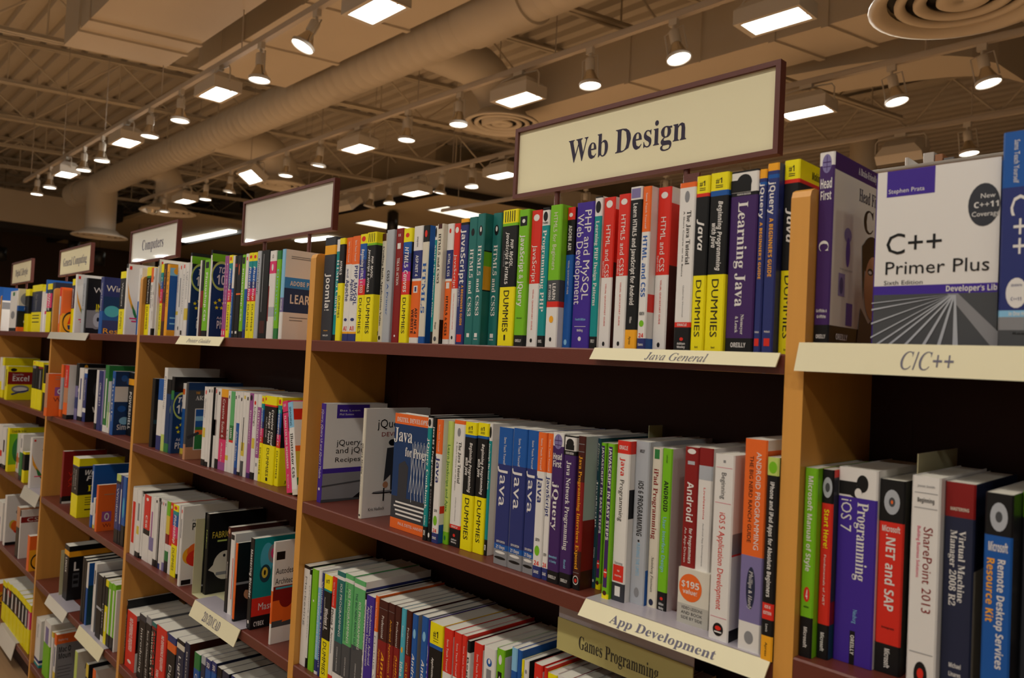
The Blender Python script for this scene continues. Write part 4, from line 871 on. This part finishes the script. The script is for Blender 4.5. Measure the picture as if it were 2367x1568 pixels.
# bookends whose thin blades rise behind the books
def blade(u0, v0, u1, zsh, label, X=None, y0=1.0, h=None, M=M_CREAMP):
    p = on_y(u0, v0, y0); x = p.x if X is None else X; y1 = min(on_x(u1, v0, x).y, 1.135)
    m = MB(); m.box(x, x+.0014, y0, y1, zsh+.0003, p.z if h is None else zsh+h, M); 
    tag(m.obj('bookend'), label, 'bookend')
blade(1487, 992, 1640, ZS[1], 'cream bookend rising behind the second-shelf books, web-design bay', X=ROWS[('second', BAYN['b'])][0]-.33, y0=1.095, h=.262)
blade(2126, 1058, 2246, ZA[1], 'grey-cream bookend rising behind the violet and red books, camera-side bay', X=on_y(2127, 1060, .995).x, y0=.985, h=.262)
bookend(x_on(138, .95, ZS[3]), ZS[3], .945, 'cream bookend beside the black amber-banded book, fourth shelf, computers-sign bay', w=.14, h=.20, foot=.04)

# ------------------------------------------------------------------ room shell
m = MB(); m.box(-26, 9, -9, 20, -.05, 0, M_FLOOR); struct('floor', m)
ZD = 5.5
m = MB(); y = -9.0; pts = []
while y < 20:
    pts += [(y, ZD), (y+.11, ZD), (y+.135, ZD+.065), (y+.205, ZD+.065)]; y += .23
for (ya, za), (yb, zb) in zip(pts, pts[1:]): m.poly([(-26, ya, za), (-26, yb, zb), (9, yb, zb), (9, ya, za)], M_TAN)
m.box(-26, 9, -9, 20, ZD+.07, ZD+.12, M_TAN)
struct('ceiling', m)
for nm, a in (('wall_far', (-26.2, -26, -9, 20)), ('wall_back', (-26, 9, 20, 20.2)), ('wall_near', (9, 9.2, -9, 20)), ('wall_front', (-26, 9, -9.2, -9))):
    m = MB(); m.box(*a, 0, ZD+.1, M_DARK if nm == 'wall_far' else M_PALE if nm == 'wall_back' else M_WALLW); struct(nm, m)
# bulkhead and dropped ceilings at the far end
m = MB(); m.box(-18.8, -18, -8.9, 4.75, 3.95, 4.6, M_TAN); struct('trim_1', m, 'tan bulkhead across the far end of the shop')
m = MB(); m.box(-18.9, -18.1, -8.9, 4.75, 3.83, 3.949, M_TRIM); struct('trim_2', m, 'dark reveal under the far bulkhead')
_c = (-10.18, 8.0); _e = (-9.57+.25*(16-9.29), 16)
_e = (-7.9, 17.5)
m = MB(); m.prism([(-25.9, 8.0), _c, _e, (-25.9, 17.5)], 4.53, 4.60, M_TILE)
struct('ceiling_1', m, 'dropped tile ceiling beyond the shelving')
m = MB(); m.prism([(-25.9, 7.93), (_c[0]+.05, 7.93), (_c[0]+.1, 8.0), (_e[0]+.1, 17.5), _e, _c, (-25.9, 8.0)], 4.44, 4.545, M_TRIM); struct('trim_3', m, 'black trim round the dropped ceiling edge')
m = MB(); m.prism([(-25.9, 7.97), (_c[0]+.03, 7.97), (_e[0]+.03, 17.5), (_e[0]-.1, 17.5), (_c[0]-.1, 8.1), (-25.9, 8.1)], 4.546, 4.92, M_TAN); struct('trim_4', m, 'tan fascia above the dropped ceiling')
m = MB(); m.prism([(-25.9, 8.25), (_c[0]-.6, 8.25), (_e[0]-.6, 17.5), (_e[0]-.7, 17.5), (_c[0]-.7, 8.35), (-25.9, 8.35)], 4.92, ZD, M_PALE); struct('trim_5', m, 'tan wall above the fascia')
m = MB(); m.box(-25.9, -17.2, 5.7, 7.92, 4.53, 4.62, M_TILE); struct('ceiling_2', m, 'lower dropped ceiling at the far end')
m = MB(); m.box(-25.9, -19.5, 5.5, 5.69, 4.5, 4.9, M_TRIM); struct('trim_6', m, 'dark edge of the far dropped ceiling')
for i, (x, y, r_) in enumerate(((-19.6, 6.3, .2), (-14.6, 10.2, .22), (on_y(1996, 350, 9.0).x, 9.0, .15))):
    top = z_at(x, y, 318) if i == 2 else 4.52
    m = MB(); m.lathe([(r_, 0.001), (r_, top)], M_PALE, (x, y, 0), 20); m.lathe([(r_*1.15, .0), (r_*1.15, .15), (r_, .16)], M_PALE, (x, y, 0), 20)
    tag(m.obj('column'), ['round tan column at the dark far end of the shop', 'round tan column under the dropped tile ceiling', 'pale round column behind the girder, beyond the camera-side books'][i], 'column')
m = MB(); m.box(-1.9, 1.5, 10.5, 10.8, .001, 4.4, M_DARK); struct('wall_dark', m)

# ------------------------------------------------------------------ roof joists and girder
def joist(xk, i, y0=-7.5, y1=9.9):
    zb, zt = 4.90, 5.44; f = lambda y: xk+.25*(y-3.4)
    root = empty('steel_joist', (f(y0), y0, zb)); rx = f(y0)
    tag(root, f"tan open-web roof joist, {ordinal(i)} counted from the far end", 'joist', 'open-web steel joists under the roof deck')
    def P(y, z): return (f(y)-rx, y-y0, z-zb)
    for nm, z in (('bottom_chord', zb), ('top_chord', zt)):
        m = MB()
        for s in (-1, 1):
            V = []
            for y in (y0, y1):
                a = Vector(P(y, z)); V += [a+Vector((s*.012, 0, 0)), a+Vector((s*.055, 0, 0)), a+Vector((s*.055, 0, .012)), a+Vector((s*.024, 0, .012)), a+Vector((s*.024, 0, .055)), a+Vector((s*.012, 0, .055))]
            m.add(V, [(k, (k+1) % 6, 6+(k+1) % 6, 6+k) for k in range(6)]+[tuple(range(6)), tuple(range(11, 5, -1))], M_JOIST)
        m.obj(nm, root)
    m = MB(); y = y0+.1; up = True
    while y < y1-.7:
        a, b = (P(y, zb+.03), P(y+.62, zt+.02)) if up else (P(y, zt+.02), P(y+.62, zb+.03))
        m.tube([a, b], .013, M_JOIST, 6)
        if up: m.tube([P(y+.62, zt+.02), P(y+.62, zb+.03)], .010, M_JOIST, 6)
        y += .62; up = not up
    m.obj('web_bars', root)
for i, n in enumerate(range(9, -4, -1)): joist(-5.1-2.03*n+.0, i+1)
root = empty('roof_girder', (-6.5, 10.25, 4.85)); tag(root, 'tan roof girder crossing behind the hanging ducts', 'girder')
m = MB(); m.box(0, 14, -.06, .06, 0, .05, M_JOIST); m.obj('bottom_chord', root)
m = MB(); m.box(0, 14, -.06, .06, .55, .6, M_JOIST); m.obj('top_chord', root)
m = MB()
for k in range(14): m.tube([(k, 0, .03), (k+.5, 0, .57), (k+1, 0, .03)], .02, M_JOIST, 6, sm=False)
m.obj('web_bars', root)

# ------------------------------------------------------------------ ducts
SK = .27   # the duct ends and seams run slightly askew
def rect_duct(x0, x1, y0, y1, z0, z1, seams, label, rods=True, m0=M_DUCT):
    root = empty('rectangular_duct', (x0, y0, z0)); tag(root, label, 'duct', 'rectangular air ducts')
    W, D, H = x1-x0, y1-y0, z1-z0; m = MB(); m.prism([(0, 0), (W, 0), (W+SK*D, D), (SK*D, D)], 0, H, m0); m.obj('duct_body', root)
    for s in seams:
        m = MB(); a = s-x0; m.prism([(a, -.012), (a+.05, -.012), (a+.05+SK*D, D+.012), (a+SK*D, D+.012)], -.018, H+.01, m0); m.obj('seam_flange', root)
    if rods:
        for s in [x0+.6+2.4*k for k in range(int(W/2.4)+1)]:
            m = MB(); m.tube([(s-x0, -.02, -.02), (s-x0, -.02, ZD-z0)], .006, M_JOIST, 6); m.obj('hanger_rod', root)
rect_duct(-7.76, 1.0, 1.68, 2.50, 4.30, 4.87, [-7.30, -6.98], 'large tan rectangular duct at the upper corner of the ceiling')
_x2 = on_z(565, 192, 4.38).x
rect_duct(_x2, 2.0, 2.80, 3.62, 4.38, 4.62, [_x2+1.0, -5.45, -3.6], 'wide flat tan duct between the big duct and the round duct')
_x3 = on_z(1065, 300, 4.146).x
rect_duct(_x3, 3.0, 5.2, 5.73, 4.146, 4.55, [-4.13, -2.78, -2.38], 'long tan rectangular duct behind the web-design sign')
# curved duct next to it
pl = [(1815, 176), (1900, 160), (1945, 152), (2029, 140), (2090, 132), (2145, 128), (2200, 129), (2247, 132), (2306, 147), (2367, 187), (2430, 235)]
P = [on_z(u, v, 4.15) for u, v in pl]; P = [(p.x, p.y) for p in P]
far = [(x+.15-.1*i/len(P), y+.62) for i, (x, y) in enumerate(P)]
m = MB(); n = len(P)
for i in range(n-1): m.prism([P[i], P[i+1], far[i+1], far[i]], 4.15, 4.62, M_DUCT)
tag(m.obj('curved_duct'), 'tan duct bending away behind the camera-side books', 'duct')
# round duct with drops to the diffusers
YR, ZR, RR = 3.9, 4.41, .203
DL = 16.3; root = empty('round_duct', (-DL, YR, ZR)); tag(root, 'long tan spiral round duct running above the signs', 'duct')
m = MB(); xx = 0.0; path = []; rad = []
while xx < DL:
    for dx, dr in ((0, 0), (.118, 0), (.122, .003), (.130, .003), (.134, 0)): path.append((xx+dx, 0, 0)); rad.append(RR+dr)
    xx += .15
m.tube(path, rad, M_DUCTG, 28); m.obj('spiral_tube', root)
m = MB(); m.tube([(-.02, 0, 0), (.5, 0, 0)], RR+.03, M_DUCTG, 28); m.obj('sleeve_band', root); m = MB(); m.tube([(DL-4.7, 0, 0), (DL-4.0, 0, 0)], RR+.022, M_DUCTG, 28); m.obj('sleeve_band', root); m = MB(); m.tube([(DL-1.4, 0, 0), (DL-1.1, 0, 0)], RR+.022, M_DUCTG, 28); m.obj('sleeve_band', root)
def drop(x, y, z, r, label, r2, z_from=ZR, elbow=True, y_from=YR):
    root = empty('round_diffuser', (x, y, z)); tag(root, label, 'air diffuser', 'round ceiling diffusers')
    m = MB()
    if elbow:
        dy = y-y_from; k = min(dy*.6, .45); path = [(0, -dy, z_from-z), (0, -k, z_from-z)]
        for a in range(1, 7): path.append((0, -k+k*math.sin(a*math.pi/12), z_from-z-k+k*math.cos(a*math.pi/12)))
        path.append((0, 0, .09))
    else: path = [(0, 0, z_from-z), (0, 0, .09)]
    m.tube(path, r2, M_DUCTG, 22); m.obj('duct_drop', root)
    m = MB(); m.lathe([(r2*1.02, .13), (r2*1.15, .12), (r*.72, .07), (r*.95, .03), (r, .008), (r, 0), (r*.93, -.004), (r*.86, .004), (r*.80, .03)], M_DUCTG, n=36); m.obj('bell', root)
    m = MB(); m.lathe([(r*.80, .05), (0.001, .05)], M_TRIM, n=32); m.obj('dark_throat', root)
    for a, b in ((.72, .60), (.52, .38), (.28, 0.001)):
        m = MB(); m.lathe([(r*a, .022), (r*a, .010), (r*(a*.9), .004), (r*b, .020 if b > .01 else .010), (r*b+.002, .034), (r*a, .022)], M_DUCTG, n=32); m.obj('cone_ring', root)
_p = on_y(1160, 290, 4.9); drop(_p.x, 4.9, _p.z, .375, 'round diffuser beside the web-design sign, hanging from an elbow', .20)
_p = on_y(655, 432, 4.9); drop(_p.x, 4.9, _p.z, .375, 'round diffuser above the blank white sign', .22)
_p = on_y(388, 492, 4.3); drop(_p.x, 4.3, _p.z, .42, 'round diffuser behind the end of the spot-lamp track, above the computers sign', .2)
_p = on_y(230, 548, 3.9); drop(_p.x, 3.9, _p.z, .45, 'round diffuser at the far end of the round duct', .24, elbow=False)
drop(-1.02, 3.59, 3.30, .375, 'large round diffuser overhead at the top corner nearest the camera', .2, z_from=4.37, elbow=False)

# ------------------------------------------------------------------ lighting tracks, spot lamps, flood lamps
ZT = 3.96
def build_spot_meshes():
    M = {}
    m = MB(); m.box(-.03, .03, -.016, .016, -.045, 0, M_LAMP); m.tube([(0, 0, -.045), (0, 0, -.07)], .010, M_LAMP, 8); M['adapter'] = m.mesh('adapter')
    m = MB()
    for s in (-1, 1): m.tube([(0, 0, -.07), (s*.06, 0, -.075), (s*.062, 0, -.225)], .0045, M_LAMP, 6)
    M['yoke'] = m.mesh('yoke')
    m = MB(); m.lathe([(.001, -.075), (.026, -.078), (.030, -.085), (.030, -.15), (.024, -.16)], M_LAMP, n=16); M['socket'] = m.mesh('socket')
    m = MB(); m.lathe([(.022, -.15), (.028, -.17), (.040, -.20), (.058, -.238)], M_CHROME, n=18); m.lathe([(.058, -.236), (.068, -.242), (.069, -.262), (.064, -.262), (.062, -.248)], M_LAMP, n=20); M['reflector'] = m.mesh('reflector')
    m = MB(); m.lathe([(.001, -.262), (.040, -.260), (.062, -.254)], M_GLOW, n=20); M['bulb_face'] = m.mesh('bulb_face')
    return M
def build_flood_meshes():
    M = {}
    m = MB(); m.box(-.05, .05, -.02, .02, -.03, 0, M_LAMP)
    for s in (-1, 1): m.tube([(s*.04, 0, -.02), (s*.20, 0, -.03), (s*.222, 0, -.06), (s*.222, 0, -.16)], .006, M_LAMP, 6)
    M['bracket'] = m.mesh('bracket')
    m = MB(); a = (.14, .06); b = (.205, .115); z0, z1 = -.075, -.225
    V = [(-a[0], -a[1], z0), (a[0], -a[1], z0), (a[0], a[1], z0), (-a[0], a[1], z0), (-b[0], -b[1], z0-.06), (b[0], -b[1], z0-.06), (b[0], b[1], z0-.06), (-b[0], b[1], z0-.06), (-b[0], -b[1], z1), (b[0], -b[1], z1), (b[0], b[1], z1), (-b[0], b[1], z1)]
    F = [(0, 1, 2, 3)]+[(i, (i+1) % 4, 4+(i+1) % 4, 4+i)[::-1] for i in range(4)]+[(4+i, 4+(i+1) % 4, 8+(i+1) % 4, 8+i)[::-1] for i in range(4)]
    m.add(V, F, M_LAMP); m.box(-b[0], b[0], -b[1], -.089, z1, z1+.006, M_LAMP); m.box(-b[0], b[0], .089, b[1], z1, z1+.006, M_LAMP); m.box(-b[0], -.166, -.089, .089, z1, z1+.006, M_LAMP); m.box(.186, b[0], -.089, .089, z1, z1+.006, M_LAMP); M['housing'] = m.mesh('housing')
    m = MB(); m.box(-.165, .185, -.088, .088, z1+.012, z1+.018, M_GLOWF); M['lens'] = m.mesh('lens')
    m = MB(); m.box(-.06, .19, .030, .038, z1+.004, z1+.0115, M_LAMP); M['cross_bar'] = m.mesh('cross_bar')
    return M
SPM, FLM = build_spot_meshes(), build_flood_meshes()
def lamp_light(kind, root, energy, size=.1, col=WARM, spot=None, loc=(0, 0, -.27)):
    L = bpy.data.lights.new('lamp_light', kind); L.energy = energy; L.color = col
    if kind == 'SPOT': L.spot_size = spot; L.spot_blend = .6; L.shadow_soft_size = size
    else: L.shape = 'RECTANGLE'; L.size = .40; L.size_y = .23
    o = bpy.data.objects.new('lamp_light', L); COL.objects.link(o); o.parent = root; o.location = loc
SPOT_E = 20.0
def spot(x, y, track, n, tilt=(0, 0), energy=None, aim=None, desc=None):
    root = empty('spot_lamp', (x, y, ZT-.018)); rx, ry = tilt
    tag(root, desc or f"grey spot lamp, {ordinal(n)} from far end, {track}", 'spot lamp', f"spot lamps on the {track}")
    part('adapter', SPM['adapter'], root)
    if aim is not None:
        dv = (Vector(aim)-Vector((x, y, ZT-.09))).normalized(); rot = Vector((0, 0, -1)).rotation_difference(dv).to_euler()
    else: rot = Matrix.Rotation(R(ry), 4, 'Y').to_euler() if rx == 0 else (R(rx), R(ry), 0)
    piv = empty('lamp_head', (0, 0, -.07)); piv.parent = root; piv.rotation_euler = rot
    piv.scale = (1.18, 1.18, 1.12)
    for nm in ('yoke', 'socket', 'reflector', 'bulb_face'): part(nm, SPM[nm], piv, (0, 0, .07))
    lamp_light('SPOT', piv, SPOT_E if energy is None else energy, .055, WARM, R(100 if aim is None else 78), (0, 0, -.20))
def flood(x, y, track, n, tilt=(0, 0), energy=None, lit=True, desc=None):
    root = empty('flood_lamp', (x, y, ZT-.018)); tag(root, desc or f"boxy grey flood lamp, {ordinal(n)} from far end, {track}", 'flood lamp', f"flood lamps on the {track}")
    part('bracket', FLM['bracket'], root)
    piv = empty('lamp_head', (0, 0, -.10)); piv.parent = root; piv.rotation_euler = (R(tilt[0]), R(tilt[1]), 0)
    for nm in ('housing', 'lens', 'cross_bar'): part(nm, FLM[nm], piv, (0, 0, .10))
    if lit: lamp_light('AREA', piv, LAMP_FLOOD if energy is None else energy, col=COOL, loc=(0, 0, -.145))
def track(y, x0, x1, name, label):
    root = empty('lighting_track', (x0, y, ZT)); tag(root, label, 'lighting track', 'white lighting tracks')
    m = MB(); m.box(0, x1-x0, -.02, .02, -.018, .018, M_RAIL); m.box(0, x1-x0, -.012, .012, .018, .032, M_RAIL); m.obj('rail', root)
    x = .4
    while x < x1-x0:
        top = ZD; X = x0+x
        if name == 1 and X > -7.7: top = 4.30
        if name == 3 and X > _x3: top = 4.146
        m = MB(); dy = .065 if name == 2 else 0
        m.tube([(x, 0, .032), (x, dy, .034+dy*.5), (x, dy, top-ZT)], .005, M_RAIL, 6); m.obj('hanger_rod', root); x += 1.75
YT = {1: 2.46, 2: 4.08, 3: 5.70, 4: 7.37}
TN = {1: 'track over the far corner of ceiling ducts', 2: 'track beside the round duct', 3: 'track behind the web-design sign', 4: 'rearmost track'}
track(YT[1], on_z(60, 420, ZT).x, 1.5, 1, 'white lighting track crossing the upper far corner of the ceiling')
track(YT[2], on_z(345, 468, ZT).x, 3.0, 2, 'white lighting track running beside the round duct to the top edge')
track(YT[3], -11.0, 3.0, 3, 'white lighting track behind the web-design sign')
track(YT[4], -9.4, 3.0, 4, 'rearmost white lighting track beyond the camera-side bay')
SP = {1: [85, 115, 193, 235, 346, 416, 600, 725], 2: [352, 380, 475, 531, 661, 737, 940, 1060, 1365, 1568], 3: [855, 900, 1018, 1090, 2072, 2283], 4: [1289, 1353, 1538, 2240]}
FL = {1: [152, 291, 503, 868], 2: [427, 590, 826, 1197, 1790], 3: [798, 960, 1160, 1862], 4: [1690, 2080]}
TILT = {(2, 352): (0, 48), (2, 380): (0, 6), (2, 531): (0, 10), (2, 737): (0, 10), (3, 855): (0, 18), (3, 1018): (0, 12), (1, 725): (-22, 8), (2, 1365): (0, -4), (2, 1568): (0, -14), (3, 2072): (0, -12), (3, 2283): (0, -12), (4, 2240): (0, -6)}
for t in (1, 2, 3, 4):
    for i, u in enumerate(SP[t]):
        ti = TILT.get((t, u), (0, 0)); xx = x_on(u, YT[t], ZT-.28+(.05 if ti[1] else 0))
        spot(xx+math.sin(R(ti[1]))*.18, YT[t], TN[t], i+1, ti)
    for i, u in enumerate(FL[t]):
        xx = x_on(u, YT[t], ZT-.25); flood(xx, YT[t], TN[t], i+1, {(2, 590): (-34, 0), (3, 798): (40, 0), (4, 2080): (40, 0)}.get((t, u), (0, 0)), energy=1.5 if (t, u) in ((3, 798), (4, 2080)) else None, lit=True)
# the tracks over and behind the camera's own aisle, which light this side of the shelving
for t, y, nm in ((5, .80, 'track above the shelving run'), (6, -.50, 'track above the near aisle'), (7, -2.3, 'track behind the camera'), (8, -4.14, 'far track')):
    track(y, {5: -6.0, 8: -22.0}.get(t, -9.0), 4.0, t, {5: 'white lighting track straight above the shelving run', 6: 'white lighting track above the aisle in front of the shelving', 7: 'white lighting track behind the camera', 8: 'white lighting track two aisles behind the camera'}[t])
n = 0
for x in (-7.4, -5.6, -4.3, -3.1, -2.2, -1.2, -.35, .6, 1.6):
    n += 1; spot(x, -.50, 'track above the near aisle', n, energy=LAMP_SPOT, aim=(x*1.0+.05, .92, 1.1))
for i, x in enumerate((-6.5, -3.7, -.8, 2.2)): flood(x, -.50, 'track above the near aisle', i+1, energy=AISLE_FLOOD*.6)
for i, x in enumerate((-6.5, -3.4, .2, 3.0)): flood(x, -2.3, 'track behind the camera', i+1, energy=AISLE_FLOOD*1.4)
for i, x in enumerate((-20.2, -18.6, -14.1, -9.5, -4.0, 1.5)): flood(x, -4.14, 'track two aisles behind the camera', i+1, (0, 0) if x < -12 else (-52, 0), energy=LAMP_FLOOD if x < -12 else LAMP_FLOOD*1.2)  # last three are added wall washers, bouncing neutral light onto the duct sides
for i, x in enumerate((-2.8, 2.0)): flood(x, .80, 'track above the shelving run', i+1, energy=AISLE_FLOOD*.5)

# ------------------------------------------------------------------ troffers, strips, pendants
def troffer(u, v, w, d, label, z=4.53):
    p = on_z(u, v, z); root = empty('ceiling_light', (p.x, p.y, z)); tag(root, label, 'ceiling light')
    m = MB(); m.box(-w/2, w/2, -d/2, d/2, -.012, -.0005, M_TROF); m.obj('diffuser', root)
    m = MB()
    for a in ((-w/2-.03, w/2+.03, -d/2-.03, -d/2), (-w/2-.03, w/2+.03, d/2, d/2+.03), (-w/2-.03, -w/2, -d/2, d/2), (w/2, w/2+.03, -d/2, d/2)): m.box(*a, -.02, -.0005, M_RAIL)
    m.obj('frame', root)
troffer(1066, 492, .62, 1.2, 'square lit panel in the dropped tile ceiling, beside the web-design sign')
troffer(892, 521, .62, 1.2, 'square lit panel in the dropped tile ceiling, behind the black pendant')
def strip_light(a, b, z, label):
    p, q = on_z(*a, z), on_z(*b, z); root = empty('strip_light', (p.x, p.y, z)); tag(root, label, 'strip light')
    L = (q-p); m = MB(); n = Vector((-L.y, L.x, 0)).normalized()*.10
    def pr4(z0, z1, w_): 
        o = n*w_; return [tuple((-o)[:2]), tuple((L-o)[:2]), tuple((L+o)[:2]), tuple(o[:2])]
    m.prism(pr4(0, 0, 1), -.05, -.012, mat('strip_glow', (255, 250, 235), .5, emit=(1, .97, .86), strength=5)); m.obj('tube_cover', root)
    m = MB(); m.prism(pr4(0, 0, 1.3), -.012, -.0005, M_RAIL); m.obj('tray', root)
strip_light((421, 555), (538, 531), 4.53, 'long bright strip lamp on the lower dropped ceiling')
strip_light((690, 555), (768, 546), 4.53, 'short bright strip lamp beyond the blank sign')
def pendant(u, v0, v1, y, label, rr=.06):  # unlit black cylinders, hanging speakers rather than lamps
    p = on_y(u, v0, y); z1 = on_y(u, v1, y).z; root = empty('pendant_speaker', (p.x, y, z1)); tag(root, label, 'pendant speaker', 'black cylinder pendants')
    h = p.z-z1; m = MB(); m.lathe([(.001, h), (rr*.6, h), (rr, h-.03), (rr, 0), (rr*.85, 0), (rr*.85, .03), (.001, .03)], M_BLACK, n=18); m.obj('speaker_body', root)
    m = MB(); m.tube([(0, 0, h), (0, 0, (4.53 if label.endswith('books') else ZD)-z1)], .004, M_BLACK, 6); m.obj('cord', root)
pendant(909, 489, 545, 8.6, 'black cylinder pendant hanging above the web-design bay books', .11)
pendant(230, 579, 612, 4.9, 'small black pendant beside the general-computing sign', .12)
pendant(172, 552, 590, 4.6, 'dark pendant hanging behind the general-computing sign', .12)
pendant(2, 570, 602, 3.3, 'dark pendant at the far end beyond the last sign', .12)
pendant(573, 440, 480, 7.6, 'black speaker-shaped pendant hanging behind the blank sign', .15)

# ------------------------------------------------------------------ next gondola seen over the camera-side books
root = empty('distant_bookcase', (-1.4, 2.2, 0)); tag(root, 'bookcase in the next aisle with a white top rail', 'bookcase')
_zt = z_at(-.9, 2.2, 470)
m = MB(); m.box(0, 3.4, .012, .5, .001, _zt, M_WOOD); m.obj('carcass', root)
m = MB(); zr = 1.66+.2655*2.2; m.tube([(0.0, .0, zr), (3.4, 0, zr)], .006, M_RAIL, 8)
for k in range(5): m.tube([(.25+k*.7, 0, zr), (.25+k*.7, 0.004, 1.2)], .005, M_RAIL, 6)
m.obj('top_rail', root)
for i, (u0, u1, v, c, lb) in enumerate(((2092, 2100, 365, 'w', 'slim white book behind the white rail'), (2101, 2134, 382, 'c', 'white book showing over the bridge-cover book'), (2134, 2160, 355, 'w', 'white book with dark photo cover beyond the bridge-cover book'), (2161, 2180, 358, 'F', 'tan book beyond the bridge-cover book, behind the rail'), (2181, 2206, 366, 'e', 'grey book beyond the bridge-cover book, behind the rail'))):
    x0, x1 = on_y(u0, v, 2.3).x, on_y(u1, v, 2.3).x; h = z_at(x0, 2.3, v)-_zt
    make_book(x0, 2.3, _zt+.0004, max(x1-x0-.001, .008), max(h, .1), .14, bands_of(c+'100'), '', bands_of(c+'100'), 'k 20 5 60 40 o' if i == 2 else '', lb, 'books on the next aisle bookcase')
